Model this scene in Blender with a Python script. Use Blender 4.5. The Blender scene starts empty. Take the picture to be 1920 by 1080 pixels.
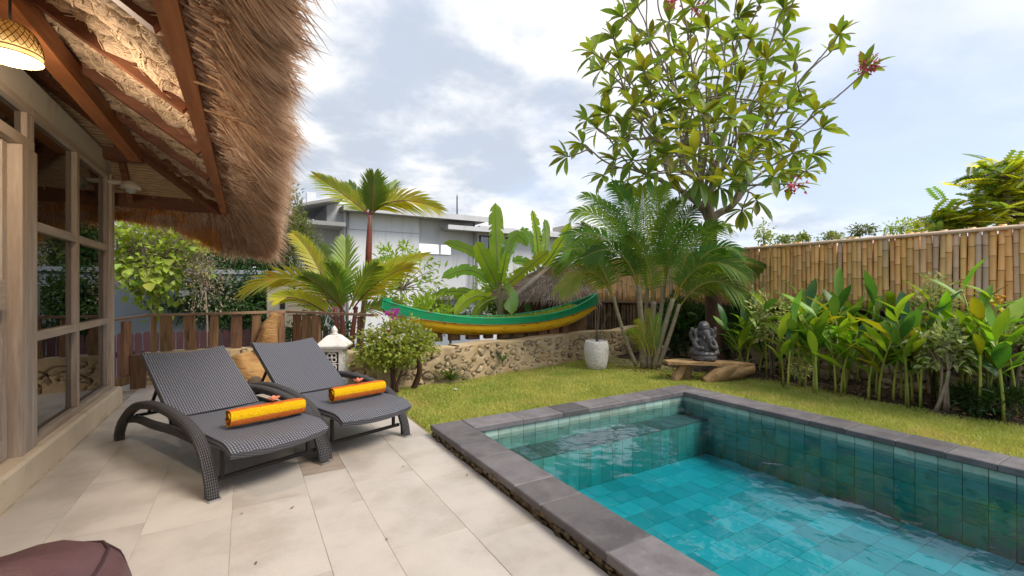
import bpy, math, random
import numpy as np
from mathutils import Vector, Matrix, noise as mnoise

C = bpy.context.scene.collection
SC = bpy.context.scene
R = math.radians
PI = math.pi

# ------------------------------------------------------------------ camera, world, sun, exposure
HC = 1.35
TH = math.atan2(500, 845)
cd = bpy.data.cameras.new('camera')
cam = bpy.data.objects.new('camera', cd); C.objects.link(cam)
cam.location = (0, 0, HC); cam.rotation_euler = (R(90), 0, -TH)
cd.sensor_width = 36; cd.lens = 845 / 1920 * 36; cd.shift_y = 4 / 1920
cd.clip_start = 0.05; cd.clip_end = 3000
SC.camera = cam

SUN_DIR = Vector((0.38, -0.50, 0.76)).normalized()
sun_el = math.asin(SUN_DIR.z); sun_az = math.atan2(SUN_DIR.x, SUN_DIR.y)
sl = bpy.data.lights.new('sun', 'SUN'); sl.energy = 1.5; sl.angle = R(24); sl.color = (1.0, 0.92, 0.80)
sun = bpy.data.objects.new('sun', sl); C.objects.link(sun)
sun.rotation_euler = (-SUN_DIR).to_track_quat('-Z', 'Y').to_euler()
sun.location = (0, -15, 20)

W = bpy.data.worlds.new('World'); SC.world = W; W.use_nodes = True
def build_world():
    nt = W.node_tree; N = nt.nodes; L = nt.links
    for n in list(N): N.remove(n)
    out = N.new('ShaderNodeOutputWorld'); bg = N.new('ShaderNodeBackground'); bg.inputs[1].default_value = 0.14
    sky = N.new('ShaderNodeTexSky'); sky.sky_type = 'NISHITA'; sky.sun_disc = False
    sky.sun_elevation = sun_el; sky.sun_rotation = sun_az; sky.air_density = 1.0; sky.dust_density = 1.2; sky.ozone_density = 1.0
    tc = N.new('ShaderNodeTexCoord'); sep = N.new('ShaderNodeSeparateXYZ'); L.new(tc.outputs['Generated'], sep.inputs[0])
    def math_(op, a, b=None, c=None):
        m = N.new('ShaderNodeMath'); m.operation = op
        for i, v in enumerate((a, b, c)):
            if v is None: continue
            if isinstance(v, (int, float)): m.inputs[i].default_value = v
            else: L.new(v, m.inputs[i])
        return m.outputs[0]
    zz = math_('ADD', math_('MAXIMUM', sep.outputs[2], 0.0), 0.22)
    px = math_('DIVIDE', sep.outputs[0], zz); py = math_('DIVIDE', sep.outputs[1], zz)
    cb = N.new('ShaderNodeCombineXYZ'); L.new(px, cb.inputs[0]); L.new(py, cb.inputs[1]); cb.inputs[2].default_value = 3.3
    def noise(vec, scale, det, rough, dist=0.0):
        n = N.new('ShaderNodeTexNoise'); n.inputs['Scale'].default_value = scale; n.inputs['Detail'].default_value = det
        n.inputs['Roughness'].default_value = rough; n.inputs['Distortion'].default_value = dist
        L.new(vec, n.inputs['Vector']); return n.outputs['Fac']
    def ramp(v, a, b, lo=0.0, hi=1.0):
        m = N.new('ShaderNodeMapRange'); m.interpolation_type = 'SMOOTHSTEP'
        L.new(v, m.inputs[0]); m.inputs[1].default_value = a; m.inputs[2].default_value = b
        m.inputs[3].default_value = lo; m.inputs[4].default_value = hi; return m.outputs[0]
    n1 = noise(cb.outputs[0], 0.85, 7, 0.55, 0.25)
    n2 = noise(cb.outputs[0], 2.3, 6, 0.55, 0.15)
    n3 = noise(cb.outputs[0], 0.45, 3, 0.5)
    # veil of thin cloud over everything, thicker masses on top
    # the bank of brightest cloud lies toward the middle of the garden view, the clear blue to its right
    def lobe(d, lo, hi):
        dv = N.new('ShaderNodeVectorMath'); dv.operation = 'DOT_PRODUCT'
        L.new(tc.outputs['Generated'], dv.inputs[0]); dv.inputs[1].default_value = Vector(d).normalized()
        return ramp(dv.outputs['Value'], lo, hi)
    white = lobe((0.42, 0.80, 0.42), 0.70, 0.99)
    clear = lobe((0.95, 0.25, 0.32), 0.80, 0.99)
    cover = math_('SUBTRACT', math_('ADD', n1, math_('MULTIPLY', white, 0.20)), math_('MULTIPLY', clear, 0.06))
    mass = ramp(cover, 0.38, 0.74)
    veil = ramp(n3, 0.3, 0.7, 0.80, 0.97)
    # cloud colour: bright tops, grey-blue bellies
    bank = lobe((0.30, 0.98, 0.27), 0.93, 0.995)
    shade = ramp(math_('ADD', n2, math_('MULTIPLY', bank, 0.055)), 0.40, 0.64)
    mixc = N.new('ShaderNodeMix'); mixc.data_type = 'RGBA'; L.new(shade, mixc.inputs[0])
    mixc.inputs[6].default_value = (3.6, 3.58, 3.55, 1); mixc.inputs[7].default_value = (1.85, 2.05, 2.38, 1)
    mixv = N.new('ShaderNodeMix'); mixv.data_type = 'RGBA'; L.new(veil, mixv.inputs[0])
    L.new(sky.outputs[0], mixv.inputs[6]); mixv.inputs[7].default_value = (2.0, 2.27, 2.8, 1)
    mixm = N.new('ShaderNodeMix'); mixm.data_type = 'RGBA'; L.new(mass, mixm.inputs[0])
    L.new(mixv.outputs[2], mixm.inputs[6]); L.new(mixc.outputs[2], mixm.inputs[7])
    L.new(mixm.outputs[2], bg.inputs[0]); L.new(bg.outputs[0], out.inputs[0])
build_world()
vs = SC.view_settings; vs.view_transform = 'Standard'; vs.look = 'None'; vs.exposure = 1.27; vs.gamma = 1; vs.use_curve_mapping = False
SC.cycles.max_bounces = 10; SC.cycles.transparent_max_bounces = 24; SC.cycles.use_denoising = True
SC.cycles.caustics_reflective = False; SC.cycles.caustics_refractive = False
SC.cycles.sample_clamp_indirect = 6

# ------------------------------------------------------------------ survey helpers (photo pixel + distance -> metres)
ct, st = math.cos(TH), math.sin(TH)
def P(px, py, d):
    r = (px - 960) / 845 * d
    return Vector((r * ct + d * st, -r * st + d * ct, HC - (py - 544) / 845 * d))
def G(px, py, z=0.0):
    return P(px, py, (HC - z) / ((py - 544) / 845))
def AY(px, py, y):
    u = (px - 960) / 845
    return P(px, py, y / (-u * st + ct))
def AX(px, py, x):
    u = (px - 960) / 845
    return P(px, py, x / (u * ct + st))

# ------------------------------------------------------------------ materials
def mat(name, c1, c2=None, scale=6.0, rough=0.75, bump=0.0, bscale=40.0, detail=5.0, spec=0.3, rnd=0.0, hue=0.0,
        trans=0.0, tcol=None, stretch=(1, 1, 1), metal=0.0, coat=0.0, lo=0.35, hi=0.65, c3=None, s3=1.0, t3=(0.55, 0.7), bdist=0.01, uv=False):
    m = bpy.data.materials.new(name); m.use_nodes = True
    nt = m.node_tree; N = nt.nodes; L = nt.links
    b = N['Principled BSDF']; out = N['Material Output']
    b.inputs['Roughness'].default_value = rough; b.inputs['Specular IOR Level'].default_value = spec
    b.inputs['Metallic'].default_value = metal; b.inputs['Coat Weight'].default_value = coat
    tc = N.new('ShaderNodeTexCoord'); mp = N.new('ShaderNodeMapping'); L.new(tc.outputs['UV' if uv else 'Object'], mp.inputs[0])
    mp.inputs['Scale'].default_value = stretch
    oi = N.new('ShaderNodeObjectInfo')
    addv = N.new('ShaderNodeVectorMath'); addv.operation = 'ADD'; L.new(mp.outputs[0], addv.inputs[0])
    mul = N.new('ShaderNodeVectorMath'); mul.operation = 'SCALE'; mul.inputs[0].default_value = (37.1, 19.7, 53.3); L.new(oi.outputs['Random'], mul.inputs['Scale'])
    L.new(mul.outputs[0], addv.inputs[1]); vec = addv.outputs[0]
    def noise(s, d=detail):
        n = N.new('ShaderNodeTexNoise'); n.inputs['Scale'].default_value = s; n.inputs['Detail'].default_value = d; n.inputs['Roughness'].default_value = 0.6
        L.new(vec, n.inputs['Vector']); return n.outputs['Fac']
    def rng(v, a, b_):
        q = N.new('ShaderNodeMapRange'); L.new(v, q.inputs[0]); q.inputs[1].default_value = a; q.inputs[2].default_value = b_; return q.outputs[0]
    c2 = c2 or tuple(x * 0.75 for x in c1)
    mx = N.new('ShaderNodeMix'); mx.data_type = 'RGBA'; L.new(rng(noise(scale), lo, hi), mx.inputs[0])
    mx.inputs[6].default_value = (*c1, 1); mx.inputs[7].default_value = (*c2, 1)
    col = mx.outputs[2]
    if c3:
        m3 = N.new('ShaderNodeMix'); m3.data_type = 'RGBA'; L.new(rng(noise(s3, 6), *t3), m3.inputs[0])
        L.new(col, m3.inputs[6]); m3.inputs[7].default_value = (*c3, 1); col = m3.outputs[2]
    if rnd or hue:
        hs = N.new('ShaderNodeHueSaturation'); L.new(col, hs.inputs['Color'])
        q = N.new('ShaderNodeMapRange'); L.new(oi.outputs['Random'], q.inputs[0]); q.inputs[3].default_value = 1 - rnd; q.inputs[4].default_value = 1 + rnd
        L.new(q.outputs[0], hs.inputs['Value'])
        if hue:
            fr = N.new('ShaderNodeMath'); fr.operation = 'FRACT'; m7 = N.new('ShaderNodeMath'); m7.operation = 'MULTIPLY'; m7.inputs[1].default_value = 7.31
            L.new(oi.outputs['Random'], m7.inputs[0]); L.new(m7.outputs[0], fr.inputs[0])
            q2 = N.new('ShaderNodeMapRange'); L.new(fr.outputs[0], q2.inputs[0]); q2.inputs[3].default_value = 0.5 - hue; q2.inputs[4].default_value = 0.5 + hue
            L.new(q2.outputs[0], hs.inputs['Hue'])
        col = hs.outputs[0]
    L.new(col, b.inputs['Base Color'])
    if bump:
        bn = N.new('ShaderNodeBump'); bn.inputs['Strength'].default_value = bump; bn.inputs['Distance'].default_value = bdist
        L.new(noise(bscale, 6), bn.inputs['Height']); L.new(bn.outputs[0], b.inputs['Normal'])
    if trans:
        t = N.new('ShaderNodeBsdfTranslucent'); ms = N.new('ShaderNodeMixShader'); ms.inputs[0].default_value = trans
        if tcol:
            mt = N.new('ShaderNodeMix'); mt.data_type = 'RGBA'; mt.blend_type = 'MULTIPLY'; mt.inputs[0].default_value = 1
            L.new(col, mt.inputs[6]); mt.inputs[7].default_value = (*tcol, 1); L.new(mt.outputs[2], t.inputs[0])
        else: L.new(col, t.inputs[0])
        L.new(b.outputs[0], ms.inputs[1]); L.new(t.outputs[0], ms.inputs[2]); L.new(ms.outputs[0], out.inputs[0])
    return m

def weave_mat(name, dark, light, k, rough=0.5):
    m = bpy.data.materials.new(name); m.use_nodes = True
    nt = m.node_tree; N = nt.nodes; L = nt.links; b = N['Principled BSDF']
    b.inputs['Roughness'].default_value = rough; b.inputs['Specular IOR Level'].default_value = 0.45
    tc = N.new('ShaderNodeTexCoord'); sep = N.new('ShaderNodeSeparateXYZ'); L.new(tc.outputs['UV'], sep.inputs[0])
    def f(op, a, bb=None):
        q = N.new('ShaderNodeMath'); q.operation = op
        for i, v in enumerate((a, bb)):
            if v is None: continue
            if isinstance(v, (int, float)): q.inputs[i].default_value = v
            else: L.new(v, q.inputs[i])
        return q.outputs[0]
    sx = f('SINE', f('MULTIPLY', sep.outputs[0], k)); sy = f('SINE', f('MULTIPLY', sep.outputs[1], k))
    h = f('MULTIPLY', f('ABSOLUTE', sx), f('POWER', f('ABSOLUTE', sy), 0.6))   # raised strand crossings in rows
    edge = f('MULTIPLY', h, 0.5)
    fine = f('MULTIPLY', f('SINE', f('MULTIPLY', sep.outputs[0], k * 4)), 0.12)
    mr = N.new('ShaderNodeMapRange'); L.new(f('ADD', h, fine), mr.inputs[0]); mr.inputs[1].default_value = 0.12; mr.inputs[2].default_value = 1.0
    mx = N.new('ShaderNodeMix'); mx.data_type = 'RGBA'; L.new(mr.outputs[0], mx.inputs[0])
    mx.inputs[6].default_value = (*dark, 1); mx.inputs[7].default_value = (*light, 1)
    L.new(mx.outputs[2], b.inputs['Base Color'])
    bn = N.new('ShaderNodeBump'); bn.inputs['Strength'].default_value = 0.9; bn.inputs['Distance'].default_value = 0.006
    L.new(f('ADD', h, edge), bn.inputs['Height']); L.new(bn.outputs[0], b.inputs['Normal'])
    return m

M = {}
M['deck'] = mat('limestone paving', (0.53, 0.475, 0.42), (0.445, 0.40, 0.355), 2.2, 0.5, 0.15, 60, spec=0.35, rnd=0.05, hue=0.003, c3=(0.37, 0.315, 0.26), s3=2.2, t3=(0.50, 0.80))
M['deck_dark'] = mat('brown limestone paving', (0.29, 0.23, 0.18), (0.36, 0.29, 0.23), 5, 0.6, 0.15, 60, stretch=(1, 5, 1))
M['grout'] = mat('tan grout', (0.50, 0.43, 0.34), (0.30, 0.25, 0.19), 9, 0.9)
M['soil'] = mat('dark planting soil', (0.07, 0.045, 0.028), (0.035, 0.024, 0.016), 9, 0.95, 0.8, 30, c3=(0.14, 0.09, 0.055), s3=14, bdist=0.03)
M['ground'] = mat('dusty ground', (0.20, 0.17, 0.12), (0.10, 0.12, 0.05), 0.4, 0.95)
M['lawn'] = mat('lawn soil', (0.22, 0.21, 0.065), (0.30, 0.25, 0.10), 5, 0.95, 0.5, 60)
M['grass'] = mat('grass blades', (0.36, 0.43, 0.085), (0.54, 0.53, 0.15), 2.3, 0.6, trans=0.35, tcol=(1.25, 1.2, 0.7), c3=(0.58, 0.48, 0.18), s3=1.7, t3=(0.58, 0.76))
M['coping'] = mat('andesite coping', (0.115, 0.103, 0.106), (0.175, 0.158, 0.16), 5, 0.62, 0.35, 70, spec=0.35, rnd=0.34, hue=0.01, c3=(0.20, 0.18, 0.175), s3=9, t3=(0.56, 0.75))
M['mortar'] = mat('crumbling mortar', (0.25, 0.18, 0.10), (0.04, 0.03, 0.02), 16, 0.95, 0.8, 60, bdist=0.02)
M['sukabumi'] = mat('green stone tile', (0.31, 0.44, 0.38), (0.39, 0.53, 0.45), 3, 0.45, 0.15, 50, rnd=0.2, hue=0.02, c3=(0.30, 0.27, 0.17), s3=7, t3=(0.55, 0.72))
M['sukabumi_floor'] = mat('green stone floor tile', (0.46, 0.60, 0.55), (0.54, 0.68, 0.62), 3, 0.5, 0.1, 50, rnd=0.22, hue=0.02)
M['joint'] = mat('dark tile joint', (0.05, 0.08, 0.075), None, 10, 0.9)
M['plaster'] = mat('cream plaster', (0.68, 0.60, 0.48), (0.62, 0.54, 0.43), 2.5, 0.85, 0.1, 30, c3=(0.40, 0.31, 0.21), s3=1.8, t3=(0.6, 0.8))
M['plinth'] = mat('cream render plinth', (0.74, 0.62, 0.46), (0.66, 0.54, 0.39), 2.5, 0.7, 0.12, 30, c3=(0.40, 0.28, 0.17), s3=2.5, t3=(0.58, 0.78))
M['greywood'] = mat('weathered teak', (0.52, 0.41, 0.32), (0.41, 0.31, 0.235), 5, 0.75, 0.3, 30, stretch=(7, 7, 0.6), rnd=0.12, c3=(0.62, 0.53, 0.45), s3=2.2, t3=(0.5, 0.7))
M['greywood_h'] = mat('weathered teak rail', (0.56, 0.45, 0.345), (0.43, 0.33, 0.245), 5, 0.75, 0.3, 30, stretch=(7, 0.6, 7), rnd=0.12, c3=(0.46, 0.38, 0.31), s3=2.2, t3=(0.5, 0.7))
M['beam'] = mat('red brown varnished beam', (0.46, 0.175, 0.062), (0.31, 0.105, 0.036), 4, 0.55, 0.2, 20, stretch=(6, 0.5, 6), c3=(0.10, 0.035, 0.015), s3=2.2, t3=(0.6, 0.75))
M['rafter'] = mat('dark red rafter', (0.20, 0.075, 0.036), (0.12, 0.045, 0.022), 4, 0.6, 0.15, 20, stretch=(0.6, 6, 6))
M['roll'] = mat('bound grass roll', (0.66, 0.48, 0.33), (0.46, 0.32, 0.205), 26, 0.9, 0.9, 60, stretch=(0.7, 2, 2), rnd=0.15, bdist=0.03)
M['rollstraw'] = mat('loose roll fibres', (0.66, 0.50, 0.32), (0.40, 0.28, 0.16), 5, 0.8)
M['matting'] = mat('woven reed matting', (0.58, 0.41, 0.25), (0.38, 0.25, 0.14), 10, 0.85, 0.5, 40, stretch=(1, 8, 8))
M['thatchbase'] = mat('thatch under layer', (0.44, 0.30, 0.21), (0.30, 0.20, 0.135), 12, 0.95, 0.9, 60, bdist=0.03)
M['thatch'] = mat('thatch straw', (0.72, 0.535, 0.40), (0.52, 0.36, 0.255), 1.6, 0.7, trans=0.40, tcol=(1.25, 1.1, 0.9), spec=0.2)
M['thatch2'] = mat('pale thatch straw', (0.80, 0.65, 0.53), (0.64, 0.48, 0.37), 1.6, 0.7, trans=0.40, tcol=(1.2, 1.1, 0.9), spec=0.2)
M['thatchg'] = mat('glow tinted straw', (0.70, 0.40, 0.10), (0.52, 0.26, 0.06), 1.6, 0.7, trans=0.45, tcol=(1.5, 1.3, 0.7), spec=0.2)  # backlit glow of the rear fringe put into the straw colour
M['thatch3'] = mat('dark thatch straw', (0.38, 0.24, 0.16), (0.27, 0.165, 0.11), 1.6, 0.75, trans=0.4, tcol=(1.4, 1.1, 0.8), spec=0.2)
M['wicker'] = weave_mat('woven wicker', (0.03, 0.029, 0.034), (0.27, 0.275, 0.325), PI / 0.018)
M['wicker_d'] = weave_mat('woven wicker frame', (0.016, 0.014, 0.015), (0.145, 0.135, 0.14), PI / 0.017)
M['blackmetal'] = mat('dark steel tube', (0.03, 0.025, 0.024), None, 10, 0.45, metal=0.3)
M['steel'] = mat('bright steel', (0.55, 0.55, 0.55), None, 10, 0.35, metal=0.9)
M['towel_y'] = mat('yellow terry', (0.80, 0.48, 0.012), (0.66, 0.37, 0.01), 60, 1.0, 1.0, 130, spec=0.02, bdist=0.012)
M['towel_o'] = mat('orange terry', (0.66, 0.19, 0.045), (0.53, 0.13, 0.025), 60, 1.0, 1.0, 130, spec=0.02, bdist=0.012)
M['petal'] = mat('coral petal', (0.80, 0.22, 0.13), (0.85, 0.40, 0.28), 30, 0.5, trans=0.3)
M['railwood'] = mat('reclaimed railing wood', (0.30, 0.175, 0.085), (0.16, 0.088, 0.045), 4, 0.75, 0.35, 30, stretch=(6, 6, 0.7), rnd=0.35, hue=0.015, c3=(0.035, 0.02, 0.014), s3=2.6, t3=(0.6, 0.72))
M['railtop'] = mat('worn handrail', (0.34, 0.21, 0.13), (0.22, 0.13, 0.075), 5, 0.7, 0.3, 30, stretch=(0.7, 6, 6))
M['driftwood'] = mat('golden driftwood', (0.50, 0.29, 0.11), (0.33, 0.17, 0.06), 3.5, 0.7, 0.9, 14, stretch=(1, 1, 2.5), bdist=0.03, c3=(0.08, 0.045, 0.025), s3=4, t3=(0.62, 0.74))
M['benchwood'] = mat('pale worn log', (0.45, 0.285, 0.13), (0.30, 0.18, 0.08), 3.5, 0.75, 0.8, 14, stretch=(0.8, 5, 5), bdist=0.02, c3=(0.12, 0.07, 0.035), s3=3.5, t3=(0.62, 0.76))
M['wallmortar'] = mat('ochre wall mortar', (0.54, 0.41, 0.25), (0.44, 0.32, 0.18), 3, 0.9, 0.5, 40, c3=(0.42, 0.25, 0.10), s3=1.6, t3=(0.55, 0.75), bdist=0.012)
M['rubble'] = mat('rubble stone', (0.45, 0.35, 0.22), (0.29, 0.22, 0.14), 14, 0.85, 0.7, 50, rnd=0.4, c3=(0.46, 0.37, 0.25), s3=8, t3=(0.5, 0.66), bdist=0.015)
M['crevice'] = mat('shade darkened crevice', (0.075, 0.055, 0.036), (0.14, 0.10, 0.065), 12, 0.95)  # shade of deep gaps put into the colour
M['whitestone'] = mat('carved white stone', (0.78, 0.75, 0.70), (0.68, 0.65, 0.60), 8, 0.8, 0.3, 60, c3=(0.33, 0.30, 0.27), s3=6, t3=(0.62, 0.8))
M['potwhite'] = mat('rough white pot', (0.82, 0.77, 0.70), (0.68, 0.63, 0.57), 20, 0.85, 1.0, 45, bdist=0.03)
M['green'] = mat('green boat paint', (0.012, 0.33, 0.13), (0.012, 0.27, 0.105), 6, 0.5, 0.15, 60, c3=(0.10, 0.11, 0.06), s3=6, t3=(0.60, 0.68), stretch=(0.5, 3, 3))
M['yellow'] = mat('yellow boat paint', (0.86, 0.54, 0.02), (0.78, 0.46, 0.016), 5, 0.5, 0.15, 60, c3=(0.20, 0.09, 0.02), s3=5, t3=(0.59, 0.66), stretch=(0.6, 3, 3))
M['boatin'] = mat('green boat inside', (0.02, 0.20, 0.07), None, 6, 0.7)
M['bamboo'] = mat('yellow bamboo', (0.90, 0.55, 0.22), (0.80, 0.45, 0.155), 3, 0.45, 0.1, 30, stretch=(3, 3, 0.8), rnd=0.13, hue=0.008, c3=(0.52, 0.40, 0.27), s3=0.9, t3=(0.48, 0.70))
M['bamboo_g'] = mat('grey bamboo', (0.62, 0.47, 0.37), (0.60, 0.41, 0.25), 3, 0.55, 0.1, 30, stretch=(3, 3, 0.8), rnd=0.2, c3=(0.45, 0.27, 0.1), s3=1.0, t3=(0.55, 0.7))
M['bamboo_d'] = mat('old brown bamboo', (0.20, 0.125, 0.065), (0.12, 0.07, 0.04), 3, 0.7, 0.2, 30, stretch=(3, 3, 0.8), rnd=0.3)
M['node'] = mat('bamboo node', (0.16, 0.10, 0.05), None, 5, 0.7)
M['statue'] = mat('black volcanic stone', (0.105, 0.10, 0.10), (0.055, 0.052, 0.053), 14, 0.55, 0.8, 55, c3=(0.30, 0.29, 0.28), s3=11, t3=(0.56, 0.72), bdist=0.012)
M['bark'] = mat('frangipani bark', (0.34, 0.275, 0.215), (0.22, 0.17, 0.13), 9, 0.85, 0.6, 30, c3=(0.30, 0.25, 0.20), s3=6, t3=(0.55, 0.7), bdist=0.015)
M['darkbark'] = mat('brown trunk bark', (0.115, 0.062, 0.040), (0.075, 0.042, 0.028), 9, 0.85, 0.6, 30, c3=(0.30, 0.25, 0.22), s3=9, t3=(0.66, 0.72), bdist=0.015)
M['twig'] = mat('grey green twig', (0.17, 0.145, 0.10), (0.11, 0.10, 0.06), 9, 0.8)
def leafm(name, a, b, **k):
    kw = dict(rough=0.42, spec=0.4, trans=0.38, tcol=(1.6, 1.5, 0.45), rnd=0.25, hue=0.02); kw.update(k)
    return mat(name, a, b, kw.pop('scale', 4), **kw)
M['frangi'] = leafm('frangipani leaf', (0.25, 0.31, 0.045), (0.38, 0.38, 0.06), rnd=0.45, hue=0.03, c3=(0.20, 0.13, 0.02), s3=2.0, t3=(0.62, 0.8))
M['frangi2'] = leafm('dark frangipani leaf', (0.13, 0.22, 0.06), (0.18, 0.27, 0.06), rnd=0.3, hue=0.02)
M['pinkflower'] = mat('pink blossom', (0.62, 0.07, 0.16), (0.75, 0.22, 0.28), 20, 0.6, trans=0.3)
M['areca'] = leafm('areca leaflet', (0.10, 0.205, 0.045), (0.17, 0.285, 0.055), spec=0.12, rough=.6, rnd=0.4, hue=0.03)
M['areca_b'] = leafm('bright young areca leaflet', (0.22, 0.38, 0.05), (0.30, 0.44, 0.06), spec=0.12, rough=.6)
M['areca_y'] = leafm('yellowing areca leaflet', (0.20, 0.26, 0.03), (0.30, 0.29, 0.035), rnd=0.2)
M['arecatrunk'] = mat('ringed palm cane', (0.27, 0.235, 0.13), (0.20, 0.175, 0.10), 3, 0.7, 0.3, 30, stretch=(2, 2, 14), c3=(0.34, 0.27, 0.21), s3=2, t3=(0.5, 0.65), rnd=0.15)
M['rachis'] = mat('yellow green stalk', (0.26, 0.27, 0.05), (0.36, 0.25, 0.04), 3, 0.5)
M['redstem'] = mat('crimson crownshaft', (0.22, 0.04, 0.028), (0.18, 0.085, 0.04), 4, 0.4, spec=0.4, c3=(0.30, 0.11, 0.05), s3=2, t3=(0.6, 0.8))
M['redpalm'] = leafm('golden palm leaflet', (0.52, 0.47, 0.04), (0.34, 0.41, 0.05), scale=2.2, rnd=0.25, hue=0.02, c3=(0.60, 0.36, 0.05), s3=3, t3=(0.6, 0.75))
M['redpalm_g'] = leafm('green palm leaflet', (0.15, 0.26, 0.05), (0.24, 0.34, 0.06), scale=2.2, rnd=0.25)
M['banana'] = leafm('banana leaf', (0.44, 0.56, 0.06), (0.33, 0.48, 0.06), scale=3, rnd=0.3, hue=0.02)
M['bananadk'] = leafm('dark green banana leaf', (0.19, 0.38, 0.10), (0.26, 0.43, 0.10), scale=3, rnd=0.25)  # darker green tone used on part of the leaves
M['midrib'] = mat('pale midrib', (0.33, 0.37, 0.12), None, 4, 0.5)
M['banstem'] = mat('banana stem', (0.20, 0.24, 0.08), (0.22, 0.15, 0.07), 3, 0.6)
M['ginger'] = leafm('ginger leaf', (0.18, 0.36, 0.035), (0.28, 0.44, 0.05), rnd=0.4, hue=0.025)
M['ginger_d'] = leafm('dark ginger leaf', (0.055, 0.16, 0.045), (0.085, 0.20, 0.05), rnd=0.3, hue=0.02)
M['ginger_y'] = leafm('yellow ginger leaf', (0.42, 0.33, 0.025), (0.24, 0.29, 0.025), rnd=0.2, hue=0.02, c3=(0.40, 0.14, 0.02), s3=5, t3=(0.62, 0.72))
M['gstem'] = mat('ginger stem', (0.25, 0.33, 0.06), (0.34, 0.33, 0.07), 4, 0.5, rnd=0.3)
M['bract'] = mat('orange bract', (0.78, 0.30, 0.02), (0.75, 0.48, 0.04), 20, 0.5, trans=0.2)
M['varieg'] = leafm('variegated leaf', (0.26, 0.36, 0.07), (0.70, 0.68, 0.38), scale=28, rnd=0.15, tcol=(1.1, 1.1, 0.7))
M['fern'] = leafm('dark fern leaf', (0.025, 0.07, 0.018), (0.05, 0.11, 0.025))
M['bush'] = leafm('bushy leaf', (0.20, 0.31, 0.05), (0.34, 0.42, 0.08), scale=7)
M['bushw'] = mat('cream blossom', (0.62, 0.60, 0.44), (0.70, 0.66, 0.55), 20, 0.6, trans=0.3)
M['magenta'] = mat('magenta bract', (0.58, 0.05, 0.42), (0.66, 0.12, 0.52), 20, 0.6, trans=0.35)
M['redbract'] = mat('red bract', (0.55, 0.03, 0.04), None, 20, 0.6, trans=0.3)
M['dark_tree'] = leafm('deep green leaf', (0.035, 0.085, 0.025), (0.06, 0.125, 0.035), scale=3)
M['mid_tree'] = leafm('olive leaf', (0.15, 0.20, 0.05), (0.22, 0.25, 0.065), scale=3)
M['bigleaf'] = leafm('heart shaped leaf', (0.22, 0.34, 0.045), (0.36, 0.41, 0.07), scale=3, rnd=0.5, hue=0.03)
M['seedhead'] = mat('buff seed panicle', (0.46, 0.36, 0.27), (0.36, 0.30, 0.18), 9, 0.9, trans=0.3)
M['feather'] = leafm('feathery yellow green leaf', (0.46, 0.52, 0.05), (0.56, 0.56, 0.07), scale=2, rnd=0.4, hue=0.02, trans=0.55)
M['papaya'] = leafm('lobed blue green leaf', (0.17, 0.30, 0.09), (0.24, 0.36, 0.09), scale=2, trans=0.5)
M['agave'] = leafm('strap leaf', (0.05, 0.12, 0.03), (0.12, 0.18, 0.03), scale=3, trans=0.2)
M['housewhite'] = mat('white house render', (0.80, 0.80, 0.81), (0.74, 0.74, 0.755), 0.8, 0.85, rnd=0.02, stretch=(2.5, 2.5, .35), c3=(0.56, 0.55, 0.54), s3=1.3, t3=(0.55, 0.8))
M['housegrey'] = mat('grey house render', (0.66, 0.66, 0.675), (0.60, 0.60, 0.615), 0.8, 0.85, rnd=0.02, stretch=(2.5, 2.5, .35), c3=(0.42, 0.41, 0.40), s3=1.3, t3=(0.55, 0.8))
M['roofslab'] = mat('grey concrete eave', (0.36, 0.35, 0.34), (0.30, 0.29, 0.285), 1.5, 0.85, rnd=0.05, c3=(0.2, 0.19, 0.18), s3=2, t3=(0.62, 0.8))
M['darkframe'] = mat('dark window frame', (0.04, 0.035, 0.033), None, 5, 0.5)
M['greywall'] = mat('blue grey garden wall', (0.33, 0.36, 0.42), (0.29, 0.32, 0.375), 0.9, 0.85)
M['picket'] = mat('maroon picket paint', (0.085, 0.036, 0.040), (0.065, 0.028, 0.032), 4, 0.6, rnd=0.12)
M['pillar'] = mat('beige stone pillar', (0.50, 0.455, 0.37), (0.44, 0.39, 0.31), 3, 0.85, 0.2, 40)
M['hutroof'] = mat('grey old thatch', (0.56, 0.46, 0.38), (0.40, 0.31, 0.24), 3, 0.9, trans=0.2, c3=(0.50, 0.28, 0.15), s3=1.2, t3=(0.5, 0.65))
M['hutwall'] = mat('bamboo mat hut wall', (0.16, 0.095, 0.045), (0.10, 0.06, 0.03), 6, 0.85, stretch=(8, 8, 1))
M['mauve'] = mat('mauve cushion fabric', (0.140, 0.066, 0.070), (0.105, 0.048, 0.052), 3, 0.5, 0.35, 14, spec=0.4, bdist=0.02)
M['seam'] = mat('dark seam piping', (0.06, 0.028, 0.032), None, 5, 0.6)
M['rattan'] = mat('pale woven rattan', (0.62, 0.47, 0.24), (0.45, 0.32, 0.14), 20, 0.6, 0.4, 60, trans=0.12)
M['rattan_d'] = mat('dark rattan lattice', (0.12, 0.07, 0.03), None, 20, 0.6)
M['curtain'] = mat('sage curtain', (0.20, 0.19, 0.10), (0.27, 0.23, 0.14), 2, 0.9, stretch=(8, 8, 0.3))
M['interior'] = mat('dim interior wall', (0.62, 0.54, 0.42), None, 2, 0.9)
M['intfloor'] = mat('polished interior floor', (0.42, 0.37, 0.30), None, 2, 0.35)
M['cable'] = mat('black cable', (0.015, 0.015, 0.015), None, 5, 0.5)
M['lampglass'] = mat('frosted lamp glass', (0.45, 0.45, 0.42), None, 5, 0.25)
M['leaflitter'] = mat('dry leaf litter', (0.24, 0.14, 0.065), (0.13, 0.075, 0.035), 8, 0.9)

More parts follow.
